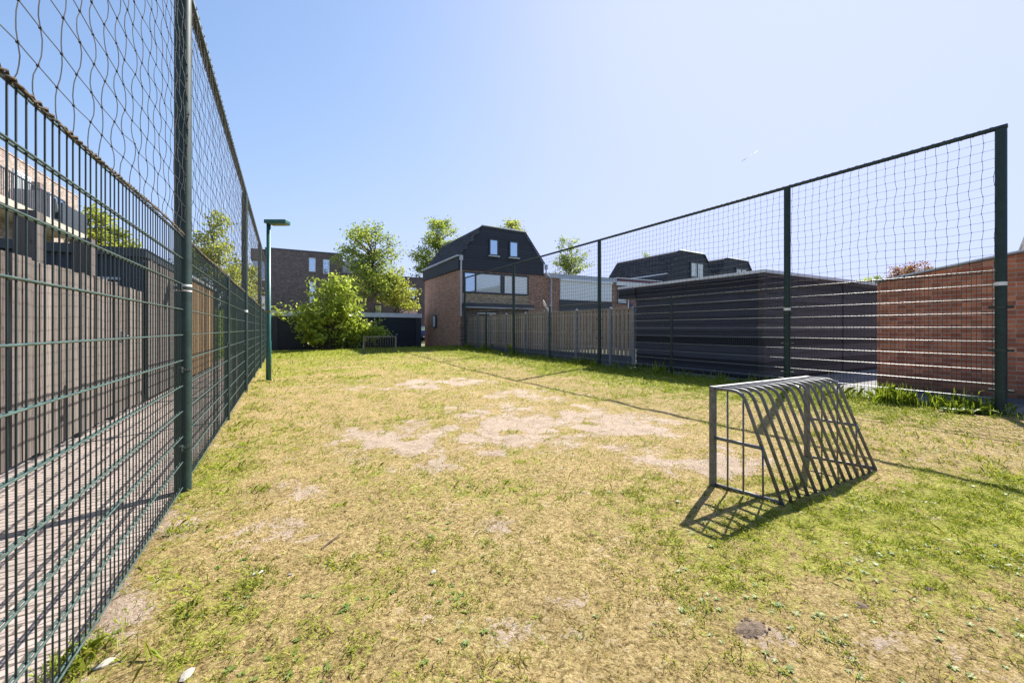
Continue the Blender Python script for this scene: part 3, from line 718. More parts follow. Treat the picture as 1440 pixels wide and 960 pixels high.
# ------------------------------------------------------------------ mansard houses
def mansard(label, x, y, tmat, main):
    t = thing('mansard_house', label, 'house', (x, y, 0)); D = 6.75
    prof = [(0, 4.6), (0, 5.36), (1.42, 7.27), (4.3, 7.2), (5.76, 5.34), (5.76, 4.6)]
    P = [(x + a, z) for a, z in prof]
    MB().box(x + .02, y + .02, -.1, x + 5.9, y + D, 4.598).build('wall', M['brick_house'], t)
    rf = MB().prism(P, 'y', y + .12, y + D + .05).build('roof', tmat, t)
    MB().prism([(x + a, z) for a, z in prof], 'y', y - .05, y + .118).build('gable_cladding', M['cladding'], t)
    # lapped tile courses on the slope that shows
    tc_ = MB(); n_ = 13; ux, uz = 1.42 / 2.38, 1.91 / 2.38; px, pz = -uz, ux
    for k in range(n_):
        a = 2.38 * k / n_; b = 2.38 * (k + 1) / n_ + .01
        q = lambda d, h: (P[1][0] + ux * d + px * h, P[1][1] + uz * d + pz * h)
        tc_.prism([q(a, .004), q(b, .004), q(b, .014), q(a, .06)], 'y', y + .16, y + D + .05)
    tc_.build('tile_courses', tmat, rf)
    # verge tiles run up the left edge
    vt = MB(); n_ = 12
    for k in range(n_):
        a = k / n_; b = (k + 1) / n_; p0 = (P[1][0] + 1.42 * a, 5.36 + 1.91 * a); p1 = (P[1][0] + 1.42 * b, 5.36 + 1.91 * b)
        vt.prism([(p0[0] - .06, p0[1] + .03), (p1[0] - .03, p1[1] + .02), (p1[0] + .05, p1[1] - .05), (p0[0] + .03, p0[1] - .05)], 'y', y - .085, y + .16)
    vt.build('verge', tmat, rf)
    MB().tube([(P[2][0] - .06, y - .09, 7.29), (P[3][0] + .05, y - .09, 7.23)], .045, 6).build('ridge_trim', M['grey_trim'], rf)
    MB().tube([(P[3][0] + .03, y - .08, 7.22), (P[4][0] + .05, y - .08, 5.34)], .05, 6).build('edge_trim', M['anthracite'], rf)
    MB().box(x - .10, y - .052, 4.62, x - .002, y + D + .1, 5.33).build('fascia', M['cladding'], t)
    gu = MB().box(x - .2, y - .1, 5.335, x - .03, y + D + .12, 5.42).build('gutter', M['grey_trim'], t)
    if main:
        dp = MB(); dp.box(x - .05, y - .2, 5.12, x + .13, y - .055, 5.40); dp.tube([(x + .04, y - .13, 5.15), (x + .04, y - .13, 1.9)], .05, 10); dp.build('downpipe', M['grey_trim'], t, smooth=False)
        dp = MB(); xr = x + 5.86; dp.box(xr - .06, y - .2, 5.0, xr + .1, y - .055, 5.3); dp.tube([(xr + .02, y - .13, 5.0), (xr + .02, y - .13, 4.75), (xr + .42, y - .13, 4.4), (xr + .42, y - .13, 2.0)], .05, 10); dp.build('downpipe', M['grey_trim'], t)
        for (a, b) in ((1.84, 2.46), (3.2, 3.84)):
            winY(y - .053, x + a, x + b, 5.56, 6.56, t, M['anthracite'], M['glass_bright'], 'dormer_window', d=.06, sill=M['grey_trim'], k=.08)
        wf = winY(y + .018, x + .22, x + 4.62, 3.26, 4.52, t, M['anthracite'], [M['glass_bright'], M['glass_curtain'], M['blind'], M['blind']], 'window_band', (x + .98, x + 2.72, x + 3.48), d=.07, k=.1)
        MB().box(x + 2.62, y - .06, 3.37, x + 2.9, y - .055, 4.4).build('mullion', M['anthracite'], wf)
        MB().box(x + .1, y - .02, 2.68, x + 4.62, y + .018, 3.25).build('spandrel', M['brick_yellow'], t)
        ca = MB().box(x + .1, y - .7, 2.45, x + 4.62, y + .018, 2.66).build('canopy', M['anthracite'], t)
        MB().box(x + .1, y - .74, 2.38, x + 4.62, y - .70, 2.44).build('edge', M['grey_trim'], ca)
        MB().box(x + .1, y - .01, 0, x + 4.62, y + .018, 2.4).build('ground_floor_front', M['brick_dark'], t)  # dark brick puts the shadow below the canopy into the colour
        winY(y - .012, x + 1.0, x + 2.4, .9, 2.2, t, M['anthracite'], M['glass'], 'window')
        bx_ = MB().box(x - .12, 26.1, 1.28, x + .018, 26.75, 2.12).build('meter_box', M['anthracite'], t)
        MB().box(x - .135, 26.0, 1.32, x - .122, 26.45, 2.02).build('cover', M['grey_trim'], bx_)
        # flat-roofed wing
        w0, w1 = x + 5.92, x + 11.95
        wg = MB().box(w0, y + .05, -.1, w1, y + 6, 4.5).build('wing_wall', M['brick_house'], t)
        MB().box(w0, y - .06, 4.503, w1 + .06, y + 6.05, 4.80).build('wing_fascia', M['grey_trim'], t)
        bl = MB().box(x + 7.08, y - .03, 3.12, x + 11.55, y + .048, 4.36).build('roller_shutter', M['blind'], t)
        MB().box(x + 7.05, y - .12, 4.363, x + 11.6, y + .048, 4.5).build('shutter_box', M['white'], bl)
        MB().box(x + 7.05, y - .02, 2.3, x + 11.6, y + .048, 3.10).build('dark_panel', M['anthracite'], t)
    else:
        winY(y - .053, x + 2.55, x + 4.25, 5.2, 6.55, t, M['anthracite'], M['blind'], 'dormer_window', (x + 3.4,), d=.06, k=.14)
    return t
HX, HY = 8.80, 22.0
mansard('dark mansard roofed brick house with a white shuttered flat wing, nearest of the houses', HX, HY, M['tiles'], True)
h2 = mansard('second mansard roofed house from the left, its grey tiled roof rising over the black shed', 25.5, 21.5, M['tiles_worn'], False)
mansard('third mansard roofed house from the left, mostly hidden behind the black shed', 31.9, 21.8, M['tiles_worn'], False)
w0 = HX + 12.02
MB().box(w0, 22.1, -.1, 25.48, 27, 4.3).build('wing_wall', M['brick_house'], h2)
MB().box(w0, 21.9, 4.62, 25.4, 27.05, 4.80).build('wing_fascia', M['purple_trim'], h2)
MB().box(w0, 21.95, 4.31, 25.44, 27, 4.617).build('wing_soffit', M['white'], h2)
MB().box(w0, 21.85, 4.802, 25.42, 27, 4.86).build('wing_edge', M['white'], h2)
winY(22.098, w0 + .15, w0 + 1.1, 3.0, 4.28, h2, M['anthracite'], M['blind'], 'window')
winY(22.096, w0 + 1.2, w0 + 4.5, 2.6, 3.4, h2, M['white'], M['glass_bright'], 'window', (w0 + 2.8,))

# satellite dish behind the slat fence
t = thing('satellite_dish', 'small white satellite dish on a pole just above the tan slat fence', 'satellite dish', (10.1, 15.2, 0))
q = Vector((10.1, 15.2, 2.2)); MB().tube([(10.1, 15.2, 0), (10.1, 15.2, 2.05)], .025, 8).build('pole', M['grey_trim'], t)
dsh = MB(); rings = []
ax = Vector((.75, -.45, .45)).normalized(); ex = ax.cross(Vector((0, 0, 1))).normalized(); ey = ex.cross(ax)
for j, (rr, dd) in enumerate(((.02, 0), (.14, .02), (.24, .07), (.25, .08), (.24, .09), (.14, .04), (.02, .02))):
    for k in range(20):
        a = k * math.pi / 10; p = q + ex * rr * math.cos(a) + ey * rr * 1.1 * math.sin(a) + ax * dd; dsh.v.append(tuple(p))
for j in range(6):
    for k in range(20): dsh.f.append((j * 20 + k, j * 20 + (k + 1) % 20, (j + 1) * 20 + (k + 1) % 20, (j + 1) * 20 + k))
dsh.build('dish', M['white'], t, smooth=True)
MB().tube([tuple(q - ey * .2 + ax * .06), tuple(q + ax * .35 - ey * .05)], .01, 6).build('feed_arm', M['grey_trim'], t)

# ------------------------------------------------------------------ right: slat fence, black shed, brick wall
t = thing('slat_fence', 'tan vertical slat fence between grey concrete posts, between the black shed and the house', 'fence', (10.2, 9.96, 0))
sx = lambda y: 10.2 - .9 * (y - 9.95) / 11.95
PY = []
for u in (893, 859, 811, 771, 739, 712, 690, 671, 656):      # posts counted off along the line of the fence
    r = (u - 720) / F; y = 15.0
    for _ in range(40): y = sx(y) * (CY - r * SY) / (SY + r * CY)
    PY.append(y)
PY[0] = 9.96
for k, y in enumerate(PY):
    X = sx(y); mb = MB(); mb.box(X - .055, y - .05, -.15, X + .045, y + .05, 1.93); b = len(mb.v)
    mb.v += [(X - .055, y - .05, 1.93), (X + .045, y - .05, 1.93), (X + .045, y + .05, 1.93), (X - .055, y + .05, 1.93), (X - .005, y, 1.99)]
    mb.f += [(b, b + 1, b + 4), (b + 1, b + 2, b + 4), (b + 2, b + 3, b + 4), (b + 3, b, b + 4)]
    mb.build('post', M['conc'], t, bevel=.008)
for k in range(len(PY) - 1):
    y0, y1 = PY[k] + .055, PY[k + 1] - .055; mb = MB(); rb_ = MB(); n_ = max(4, int((y1 - y0) / .165)); st = (y1 - y0) / n_
    for i in range(n_):
        ya = y0 + i * st + .008; yb = ya + st - .052; X = sx((ya + yb) / 2)
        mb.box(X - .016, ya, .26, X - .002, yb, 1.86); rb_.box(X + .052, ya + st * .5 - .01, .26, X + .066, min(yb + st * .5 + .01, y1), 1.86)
    pn = mb.build('slat_panel', M['tan_boards'], t)
    rb_.build('rear_slats', M['dark_post'], pn)  # dark colour stands in for deep shade in the gaps between slats
    X0, X1 = sx(y0), sx(y1)
    c = MB(); c.prism([(X0 - .045, y0), (X0 + .035, y0), (X1 + .035, y1), (X1 - .045, y1)], 'z', 1.863, 1.895); c.build('top_rail', M['tan_boards'], pn)
    c = MB()
    for zz in (.45, 1.05, 1.7):
        c = MB(); c.prism([(X0 + .0, y0), (X0 + .045, y0), (X1 + .045, y1), (X1 + .0, y1)], 'z', zz, zz + .07)
        c.build('back_rail', M['tan_boards'], pn)
    c = MB()
    c = MB(); c.prism([(X0 - .02, y0), (X0 + .02, y0), (X1 + .02, y1), (X1 - .02, y1)], 'z', -.12, .28); c.build('kick_board', M['dark_conc'], pn)
t = thing('black_shed', 'large black timber shed with flat roof behind the right ball fence', 'shed', (10.2, 5.75, 0))
def lap(x0, y0, x1, y1, z0, z1, axis, m, name):
    mb = MB(); z = z0; k = 0
    while z < z1 - .01:
        e = min(z + .19, z1); o = .018; b_ = len(mb.v)
        if axis == 'x': mb.prism([(-x0 * 0 + x0 - o - .012, z), (x0, z), (x0, e - .002), (x0 - o + .006, e - .002)], 'y', y0, y1)
        else: mb.prism([(y0 - o - .012, z), (y0, z), (y0, e - .002), (y0 - o + .006, e - .002)], 'x', x0, x1)
        z = e
    return mb.build(name, m, t)
MB().box(10.2, 5.75, -.1, 17, 9.84, 2.56).build('wall', M['black_boards'], t)
lap(10.2, 5.82, None, 9.84, -.02, 2.55, 'x', M['black_boards'], 'side_boards')
lap(10.3, 5.75, 14.16, None, -.02, 2.55, 'y', M['black_boards_worn'], 'front_boards')
lap(14.28, 5.75, 17, None, -.02, 2.55, 'y', M['black_boards_worn'], 'front_boards')
MB().box(10.15, 5.69, -.02, 10.30, 5.822, 2.55).build('corner_board', M['black_boards_worn'], t)
MB().box(10.12, 9.842, 2.22, 12, 10.6, 2.56).build('lean_to', M['black_boards'], t)
MB().box(10.13, 5.66, 2.563, 17.1, 10.65, 2.635).build('roof', M['pale_trim'], t)
t = thing('brick_wall', 'red brick garden wall at the right edge behind the ball fence', 'wall', (10.95, 1, 0))
wz = lambda y: 2.16 + .165 * (3.8 - y)
MB().prism([(3.8, -.2), (3.8, wz(3.8)), (-3, wz(-3)), (-3, -.2)], 'x', 10.95, 11.17).build('wall', M['brick_red'], t)
MB().prism([(3.83, wz(3.8) + .003), (3.83, wz(3.8) + .02), (-3, wz(-3) + .02), (-3, wz(-3) + .003)], 'x', 10.92, 11.20).build('coping', M['conc'], t)
MB().prism([(3.835, wz(3.8) + .022), (3.835, wz(3.8) + .05), (-3, wz(-3) + .05), (-3, wz(-3) + .022)], 'x', 10.90, 11.22).build('edge_strip', M['pale_trim'], t)
MB().box(10.86, -3, -.2, 10.947, 3.78, .0).build('plinth', M['dark_conc'], t)
t = thing('bungalow', 'bungalow with dark pitched roof peeping over the brick wall at the right edge', 'house', (22, 0, 0))
MB().box(18.4, -8, 0, 26, 2.8, 3.1).build('wall', M['brick_red'], t)
MB().prism([(18.0, 3.1), (22.2, 6.3), (26.4, 3.1)], 'y', -8.4, 3.2).build('roof', M['tiles'], t)
MB().box(17.9, -8.4, 3.02, 17.997, 3.22, 3.14).build('gutter', M['lamp_lens'], t)
for i, (u, v, ln, a) in enumerate(((672, 487, .9, 0), (681, 491, .5, .1), (696, 490, .9, -.1))):
    x, y = at(u, v, .12); x = min(x, 9.25); p = MB(); c, s_ = math.cos(a), math.sin(a)
    for dx in (-.09, .09):
        pass
    P = [(x - ln / 2, y - .1), (x + ln / 2, y - .1 + a), (x + ln / 2, y + .12 + a), (x - ln / 2, y + .12)]
    p.prism(P, 'z', .16, .20); p.box(x - ln * .35, y - .08, -.05, x - ln * .25, y + .09, .158); p.box(x + ln * .25, y - .06, -.05, x + ln * .35, y + .09, .158)
    lab = ('pale plank on blocks under the far slat fence, leftmost of three', 'short pale plank on blocks under the far slat fence, middle of three', 'pale plank on blocks under the far slat fence, rightmost of three')[i]
    tag(p.build('plank', M['stone'], loc=(x, y, 0)), lab, 'plank', 'planks on blocks by the far slat fence')

# ------------------------------------------------------------------ parked car between the garages and the house
def car(x, y):
    t = thing('parked_car', 'dark blue parked car glimpsed between the garage row and the brick house', 'car', (x, y, 0))
    prof = [(-2.0, .35), (-2.05, .7), (-1.95, .9), (-1.0, 1.0), (-.45, 1.4), (.9, 1.45), (1.6, 1.05), (2.0, .95), (2.05, .5), (2.0, .3)]
    MB().prism([(y + a, b) for a, b in prof], 'x', x - .82, x + .82).build('body', M['car_paint'], t, bevel=.05)
    MB().prism([(y - .88, 1.03), (y - .43, 1.36), (y + .85, 1.40), (y + 1.4, 1.07)], 'x', x - .826, x + .826).build('side_windows', M['glass'], t)
    c = MB(); c.v = [(x - .7, y - 1.0, 1.02), (x + .7, y - 1.0, 1.02), (x + .62, y - .5, 1.37), (x - .62, y - .5, 1.37)]; c.v += [(a, b - .012, z + .012) for a, b, z in c.v]
    c.f = [(0, 1, 2, 3), (7, 6, 5, 4), (0, 4, 5, 1), (1, 5, 6, 2), (2, 6, 7, 3), (3, 7, 4, 0)]; c.build('windscreen', M['glass'], t)
    for s_ in (-1, 1):
        for yy in (-1.3, 1.3):
            w_ = MB().tube([(x + s_ * .64, y + yy, .32), (x + s_ * .85, y + yy, .32)], .32, 20).build('wheel', M['tyre'], t)
            MB().tube([(x + s_ * .845, y + yy, .32), (x + s_ * .856, y + yy, .32)], .2, 14).build('rim', M['chrome'], w_)
        MB().box(x + s_ * .45, y - 2.07, .62, x + s_ * .75, y - 1.98, .76).build('headlight', M['lamp_glass'], t)
    MB().box(x - .26, y - 2.09, .42, x + .26, y - 2.055, .53).build('number_plate', M['white'], t)
car(11.3, 38.6)

# ------------------------------------------------------------------ litter and stones on the pitch
def pebble(name, u, v, rx, ry, rz, lab, cat, m, rot=0):
    x, y = at(u, v); z = float(gz(x, y)); mb = MB(); nn, mm = 9, 5; ph = [random.uniform(.75, 1.2) for _ in range(nn)]
    for j in range(mm):
        th = math.pi * (j + .5) / mm
        for k in range(nn):
            a = 2 * math.pi * k / nn; q = ph[k] * random.uniform(.92, 1.08)
            X = rx * math.sin(th) * math.cos(a) * q; Y = ry * math.sin(th) * math.sin(a) * q
            mb.v.append((x + X * math.cos(rot) - Y * math.sin(rot), y + X * math.sin(rot) + Y * math.cos(rot), z + rz * .6 + rz * math.cos(th)))
    for j in range(mm - 1):
        for k in range(nn): mb.f.append((j * nn + k, (j + 1) * nn + k, (j + 1) * nn + (k + 1) % nn, j * nn + (k + 1) % nn))
    mb.f.append(tuple(range(nn))); mb.f.append(tuple(reversed(range((mm - 1) * nn, mm * nn))))
    return tag(mb.build(name, m, loc=(x, y, z)), lab, cat)
pebble('pale_stone', 147, 935, .028, .02, .009, 'largest pale flat stone, on the bare soil at the bottom left corner', 'stone', M['stone'], .6)
pebble('pale_stone', 361, 805, .03, .014, .004, 'flat oval white scrap lying on the straw grass left of centre', 'scrap', M['paper'], .3)
pebble('pale_stone', 321, 840, .01, .008, .005, 'tiny pale stone between the white oval scrap and the left fence', 'stone', M['stone'])
pebble('pale_stone', 408, 808, .011, .008, .005, 'small pale stone just right of the white oval scrap', 'stone', M['stone'])
pebble('pale_stone', 610, 804, .02, .012, .006, 'pale stone lying in the middle of the foreground turf', 'stone', M['stone'], .8)
pebble('pale_stone', 953, 706, .022, .014, .007, 'pale stone lying left of the near goal', 'stone', M['stone'], .4)
pebble('pale_stone', 263, 948, .03, .02, .007, 'broken beige stone at the bottom edge right of the large flat one', 'stone', M['stone'], 1.2)
pebble('plastic_scrap', 1400, 767, .012, .008, .007, 'blue plastic scrap in the grass at the right', 'scrap', M['blue_plastic'])
def clod(u, v, r, n_, lab):
    x, y = at(u, v); z = float(gz(x, y)); mb = MB()
    b = 0; K = 14                                        # the low crumbly mound the lumps lie on
    for j, (h, rr) in enumerate(((-.12, 1.15), (.10, .75), (.22, .35))):
        for i in range(K):
            t_ = 6.283 * i / K; q = r * rr * random.uniform(.72, 1.2); mb.v.append((x + math.cos(t_) * q * 1.25, y + math.sin(t_) * q * .75, z + r * h * random.uniform(.7, 1.2)))
    for j in range(2):
        for i in range(K): mb.f.append((j * K + i, j * K + (i + 1) % K, (j + 1) * K + (i + 1) % K, (j + 1) * K + i))
    mb.f.append(tuple(range(2 * K, 3 * K)))
    for _ in range(n_):
        a = random.uniform(0, 6.28); q = r * 1.25 * random.random() ** .8; k = r * random.uniform(.04, .15); cx_, cy_ = x + math.cos(a) * q * 1.2, y + math.sin(a) * q * .7
        b = len(mb.v); ph = [[random.uniform(.6, 1.25) for _ in range(7)] for _ in range(3)]
        for j, (h, rr) in enumerate(((-.3, 1.0), (.35, .9), (.8, .45))):
            for i in range(7):
                t_ = 6.283 * i / 7; mb.v.append((cx_ + math.cos(t_) * k * rr * ph[j][i], cy_ + math.sin(t_) * k * rr * ph[j][i], z + .8 * k * h))
        for j in range(2):
            for i in range(7): mb.f.append((b + j * 7 + i, b + j * 7 + (i + 1) % 7, b + j * 7 + 7 + (i + 1) % 7, b + j * 7 + 7 + i))
        mb.f.append(tuple(range(b + 14, b + 21)))
    return tag(mb.build('soil_clod', M['clod'], loc=(x, y, z)), lab, 'clod')
clod(1056, 887, .062, 46, 'largest dark heap of dug up soil crumbs at the bottom right of the pitch')
clod(1308, 828, .022, 22, 'small dark heap of soil crumbs in the green grass at the right')
clod(1210, 850, .03, 26, 'dark brown soil crumbs between the largest heap and the small right one')
x, y = at(465, 762); mb = MB(); z = float(gz(x, y)); mb.tube([(x - .05, y - .05, z + .004), (x - .01, y - .01, z + .012), (x + .07, y + .06, z + .016)], [.004, .005, .003], 6)
tag(mb.build('twig', M['twig'], loc=(x, y, z)), 'dry brown twig lying on the bare soil left of centre', 'twig')
# contrail
d0 = Vector((CY * (1043 - 720) / F + SY, -SY * (1043 - 720) / F + CY, (V0 - 227) / F)) * 3000; d1 = Vector((CY * (1066 - 720) / F + SY, -SY * (1066 - 720) / F + CY, (V0 - 211) / F)) * 3000
tag(MB().tube([tuple(d0), tuple(d0.lerp(d1, .3)), tuple(d0.lerp(d1, .8)), tuple(d1)], [1.0, 5.0, 4.4, 1.0], 8).build('contrail', M['cloud'], smooth=True), 'short white contrail high in the sky at the right', 'contrail', kind='stuff')

# ------------------------------------------------------------------ trees
def tree(name, label, cat, x, y, trunk_h, crown, leafm, n_leaf, leaf, nb=60, trunk_r=.16, seed=1, group=None, yellow=0.0, bush=False, clump=.5, z0=0.0, cut=None):
    """crown: list of ellipsoids (dx, dy, z, rx, ry, rz); limbs reach into them, leaves hang in clumps at limb ends"""
    rg = np.random.default_rng(seed); rd = random.Random(seed)
    t = thing(name, label, cat, (x, y, z0), group=group)
    top = max(c[2] + c[5] * .55 for c in crown); mb = MB(); ends = []
    if not bush:
        pts = [(x + rd.gauss(0, .05) * k, y + rd.gauss(0, .05) * k, z0 - .1 + top * k / 6) for k in range(7)]
        mb.tube(pts, [trunk_r * (1.15 - .95 * k / 6) for k in range(7)], 10)
    wts = np.array([c[3] * c[4] * c[5] for c in crown]); wts = wts / wts.sum()
    for b in range(nb):
        c = crown[rg.choice(len(crown), p=wts)]
        v = rg.normal(0, 1, 3); v /= np.linalg.norm(v); r = rg.uniform(.35, 1.0) ** .6
        e = Vector((x + c[0] + v[0] * c[3] * r, y + c[1] + v[1] * c[4] * r, c[2] + v[2] * c[5] * r))
        if bush:
            s_ = Vector((x + rd.gauss(0, .25), y + rd.gauss(0, .25), z0 - .05))
        else:
            hz = min(top * .97, max(trunk_h * .8, e.z - rd.uniform(.3, .65) * (Vector((e.x - x, e.y - y)).length + .5))); s_ = Vector((x, y, hz))
        m_ = s_.lerp(e, .5) + Vector((rd.gauss(0, .12), rd.gauss(0, .12), (.25 if bush else .12) * (e - s_).length * .5))
        L = (e - s_).length; r0 = min(trunk_r * .5, .014 * L + .01)
        mb.tube([tuple(s_), tuple(s_.lerp(m_, .5) + Vector((0, 0, .03))), tuple(m_), tuple(m_.lerp(e, .55)), tuple(e)], [r0, r0 * .8, r0 * .6, r0 * .4, r0 * .15], 5, False)
        ends.append((e, m_))
    mb.build('trunk' if not bush else 'stems', M['bark'], t, smooth=True)
    per = n_leaf // nb; C = []
    for e, m_ in ends:
        k = int(per * rd.uniform(.5, 1.5)); along = rg.uniform(0, 1, k) ** .6
        base = np.array(m_)[None] * (1 - along)[:, None] + np.array(e)[None] * along[:, None]
        C.append(base + rg.normal(0, clump * .45, (k, 3)) * np.array([1, 1, .7]))
    C = np.concatenate(C); k = len(C)
    C[:, 2] = np.maximum(C[:, 2], z0 + .05)
    # leaves: folded kites, facing mostly up and outwards
    nrm = rg.normal(0, 1, (k, 3)) + np.array([0, 0, 1.0]); nrm /= np.linalg.norm(nrm, axis=1)[:, None]
    u_ = np.cross(nrm, rg.normal(0, 1, (k, 3))); u_ /= np.linalg.norm(u_, axis=1)[:, None]; w_ = np.cross(nrm, u_)
    s_ = leaf * rg.uniform(.55, 1.3, k)[:, None]
    V = np.stack([C - u_ * s_ * .55, C + w_ * s_ * .36 - u_ * s_ * .1 + nrm * s_ * .1, C + u_ * s_ * .6, C - w_ * s_ * .36 - u_ * s_ * .1 + nrm * s_ * .1], 1).reshape(-1, 3)
    cn = fbm(C[:, 0] * 1.1 + C[:, 2], C[:, 1] * 1.1 + C[:, 2] * .7, seed, 3)
    tint = .12 + .75 * cn + rg.normal(0, .16, k) + yellow
    np_mesh('foliage' if bush else 'crown', V, 4, leafm, tint, parent=t, base=(x, y, z0))
    return t
def dirpt(u, Y): # a point far out seen past a known column
    r = (u - 720) / F; return Y * (SY + r * CY) / (CY - r * SY)
def zof(x, y, v): return EYE - (v - V0) * (x * SY + y * CY) / F
TG = 'trees beyond the pitch'
x = dirpt(523, 34); s_ = (x * SY + 34 * CY) / F   # metres per pixel there
z = lambda v: EYE + (V0 - v) * s_
tree('broadleaf_tree', 'tallest open crowned tree, rising behind the big bush and the garage row', 'tree', x, 34, 4.0,
     [(-.2, 0, z(345), 50 * s_, 2.2, 34 * s_), (-.5, 0, z(395), 40 * s_, 2, 30 * s_), (.9, 0, z(385), 34 * s_, 2, 30 * s_), (-40 * s_, 0, z(362), 18 * s_, 1.2, 14 * s_), (.2, 0, z(322), 20 * s_, 1.4, 13 * s_)], M['leaf_tree'], 9000, .165, 130, .15, 3, TG, .1, clump=.6)
x = dirpt(562, 32.9); s_ = (x * SY + 32.9 * CY) / F
tree('broadleaf_tree', 'low yellow green tree just right of the big bush above the garage fascia', 'tree', x, 34.6, 2.2,
     [(-.6, 0, z(405), 34 * s_, 1.5, 24 * s_), (.7, 0, z(412), 30 * s_, 1.5, 24 * s_), (0, 0, z(385), 22 * s_, 1.4, 14 * s_)], M['leaf_yellow'], 3600, .19, 55, .1, 5, TG, .1, clump=.5)
x = dirpt(616, 44); s_ = (x * SY + 44 * CY) / F
tree('broadleaf_tree', 'tall tree whose crown shows above the roof slope left of the dark house', 'tree', x, 44, 3.5,
     [(.2, 0, z(328), 32 * s_, 2.2, 22 * s_), (-.6, 0, z(362), 34 * s_, 2.2, 24 * s_), (-1.6, 0, z(398), 30 * s_, 2, 34 * s_), (-36 * s_, 0, z(355), 16 * s_, 1.5, 12 * s_)], M['leaf_tree'], 9000, .20, 130, .17, 8, TG, .12, clump=.65)
x = dirpt(718, 42); s_ = (x * SY + 42 * CY) / F
tree('broadleaf_tree', 'tree whose top pokes up right behind the flat ridge of the dark house', 'tree', x, 42, 4.5,
     [(0, 0, z(328), 27 * s_, 1.8, 19 * s_), (-.3, 0, z(355), 24 * s_, 1.8, 24 * s_)], M['leaf_yellow'], 4200, .22, 60, .15, 13, TG, -.02, clump=.55)
x = dirpt(802, 33); s_ = (x * SY + 33 * CY) / F
tree('broadleaf_tree', 'slender loose tree standing behind the white shuttered wing of the house', 'tree', x, 33, 3.5,
     [(-.1, 0, z(345), 19 * s_, 1.2, 15 * s_), (.3, 0, z(366), 32 * s_, 1.6, 18 * s_), (-.2, 0, z(385), 28 * s_, 1.6, 14 * s_)], M['leaf_tree'], 3400, .17, 65, .08, 21, TG, .12, clump=.5)
x = dirpt(907, 46); s_ = (x * SY + 46 * CY) / F
tree('broadleaf_tree', 'distant tree tip showing over the grey tiled roof of the second house', 'tree', x, 46, 4.5,
     [(0, 0, z(360), 9 * s_, 1, 9 * s_), (0, 0, z(385), 16 * s_, 1, 18 * s_)], M['leaf_tree'], 900, .2, 30, .1, 22, TG, clump=.45)
x = dirpt(302, 27); s_ = (x * SY + 27 * CY) / F
tree('broadleaf_tree', 'bright pointed tree behind the left netting, right of the nearest tall post', 'tree', x, 27, 2.5,
     [(0, 0, z(312), 11 * s_, .8, 17 * s_), (-.3, 0, z(345), 28 * s_, 1.5, 24 * s_), (.6, 0, z(385), 36 * s_, 1.6, 28 * s_), (-.9, 0, z(372), 24 * s_, 1.4, 24 * s_), (1.5, 0, z(415), 24 * s_, 1.4, 26 * s_)], M['leaf_yellow'], 7000, .15, 90, .12, 31, TG, .0, clump=.5)
x = dirpt(142, 25); s_ = (x * SY + 25 * CY) / F
tree('broadleaf_tree', 'round bright green tree beside the pale apartment building on the left', 'tree', x, 25, 2.0,
     [(-.3, 0, z(318), 22 * s_, 1.2, 26 * s_), (.5, 0, z(338), 28 * s_, 1.2, 22 * s_), (0, 0, z(360), 34 * s_, 1.2, 20 * s_)], M['leaf_yellow'], 4200, .16, 60, .12, 33, TG, -.03, clump=.45)
x = dirpt(360, 32); s_ = (x * SY + 32 * CY) / F
tree('broadleaf_tree', 'small yellow green tree between the left netting and the dark brick block', 'tree', x - .3, 32, 2.0,
     [(0, 0, z(395), 13 * s_, 1, 20 * s_), (0, 0, z(425), 14 * s_, 1, 20 * s_)], M['leaf_yellow'], 1900, .16, 36, .07, 35, TG, .05, clump=.35)
x = dirpt(1286, 10); s_ = (x * SY + 10 * CY) / F
tree('copper_tree', 'copper red leaved tree rising above the brick wall', 'tree', x, 10, 1.4,
     [(0, 0, z(384), 38 * s_, 1.4, 14 * s_), (.1, 0, z(392), 44 * s_, 1.4, 14 * s_), (-.2, 0, z(405), 46 * s_, 1.4, 22 * s_)], M['leaf_red'], 11000, .10, 110, .1, 41, TG, clump=.35)
x = dirpt(1226, 14); s_ = (x * SY + 14 * CY) / F
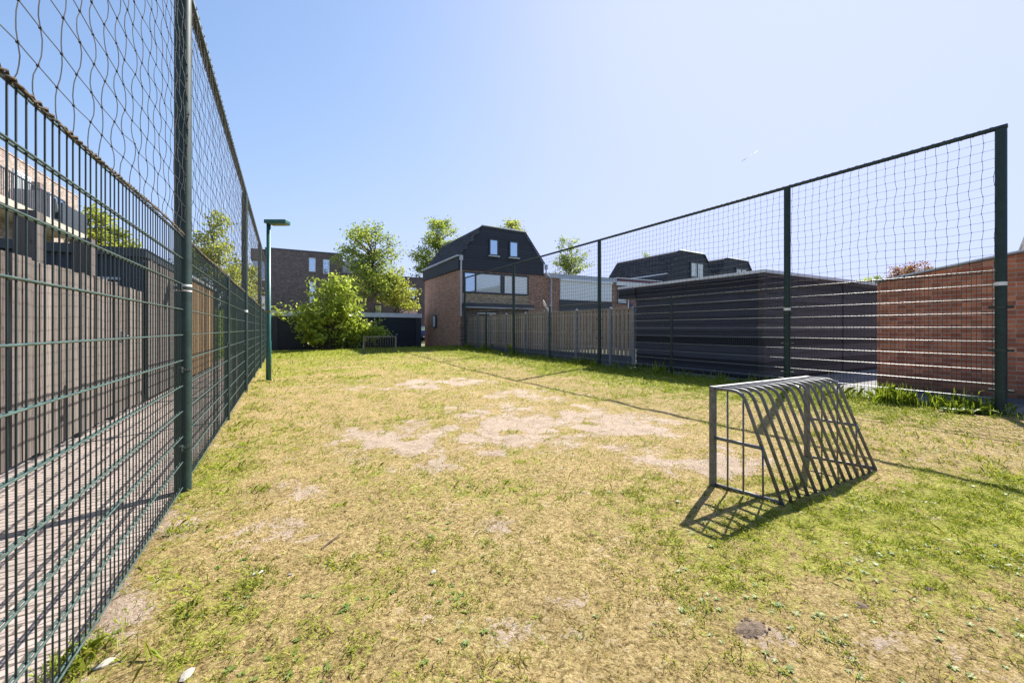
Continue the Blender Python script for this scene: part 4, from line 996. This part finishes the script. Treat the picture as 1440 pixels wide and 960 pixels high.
tree('broadleaf_tree', 'low green treetop between the black shed roof and the copper tree', 'tree', x, 14, 1.4,
     [(0, 0, z(396), 26 * s_, 1.2, 8 * s_), (0, 0, z(412), 34 * s_, 1.2, 16 * s_)], M['leaf_tree'], 3000, .13, 50, .09, 43, TG, .1, clump=.35)
# the big bush
x, y = 2.25, 25.0; s_ = (x * SY + y * CY) / F; z0 = .08
tree('big_bush', 'large bright green bush at the far end of the pitch in front of the garages', 'bush', x, y, 0,
     [(.05, 0, z(448), 56 * s_, 1.6, 36 * s_), (.35, -.1, z(415), 42 * s_, 1.3, 26 * s_), (.3, 0, z(394), 22 * s_, 1, 16 * s_), (.15, 0, z(382), 9 * s_, .6, 13 * s_), (1.9, -.1, z(464), 36 * s_, 1.1, 20 * s_), (-1.8, 0, z(440), 30 * s_, .9, 12 * s_), (-62 * s_, 0, z(426), 16 * s_, .6, 6 * s_), (-1.2, 0, z(402), 6 * s_, .4, 22 * s_), (.6, 0, z(388), 7 * s_, .5, 12 * s_), (.1, -.2, z(474), 46 * s_, 1.3, 14 * s_), (70 * s_, -.2, z(470), 12 * s_, .6, 12 * s_)],
     M['leaf_bush'], 9500, .17, 210, .05, 51, None, .05, bush=True, clump=.34, z0=z0)
# clipped hedge on the left beyond the brown shed
hd = [o for o in col.objects if o.name.startswith('green_hedge')][0]
k = 9000; C = np.stack([rng.uniform(-3.0, -2.05, k), rng.uniform(16.5, 25.8, k), rng.uniform(.05, 1.95, k)], -1)
nrm = rng.normal(0, 1, (k, 3)); nrm /= np.linalg.norm(nrm, axis=1)[:, None]; u_ = np.cross(nrm, rng.normal(0, 1, (k, 3))); u_ /= np.linalg.norm(u_, axis=1)[:, None]; w_ = np.cross(nrm, u_); q = .1
np_mesh('foliage', np.stack([C - u_ * q * .5, C + w_ * q * .4, C + u_ * q * .5, C - w_ * q * .4], 1).reshape(-1, 3), 4, M['leaf_tree'], rng.normal(.3, .15, k), parent=hd, base=(-2.4, 21, 0))
st = MB()
for y_ in np.arange(16.7, 25.8, .4): st.tube([(-2.5, y_, -.05), (-2.5 + random.gauss(0, .1), y_, 1.5)], [.03, .012], 5)
st.build('stems', M['bark'], hd)
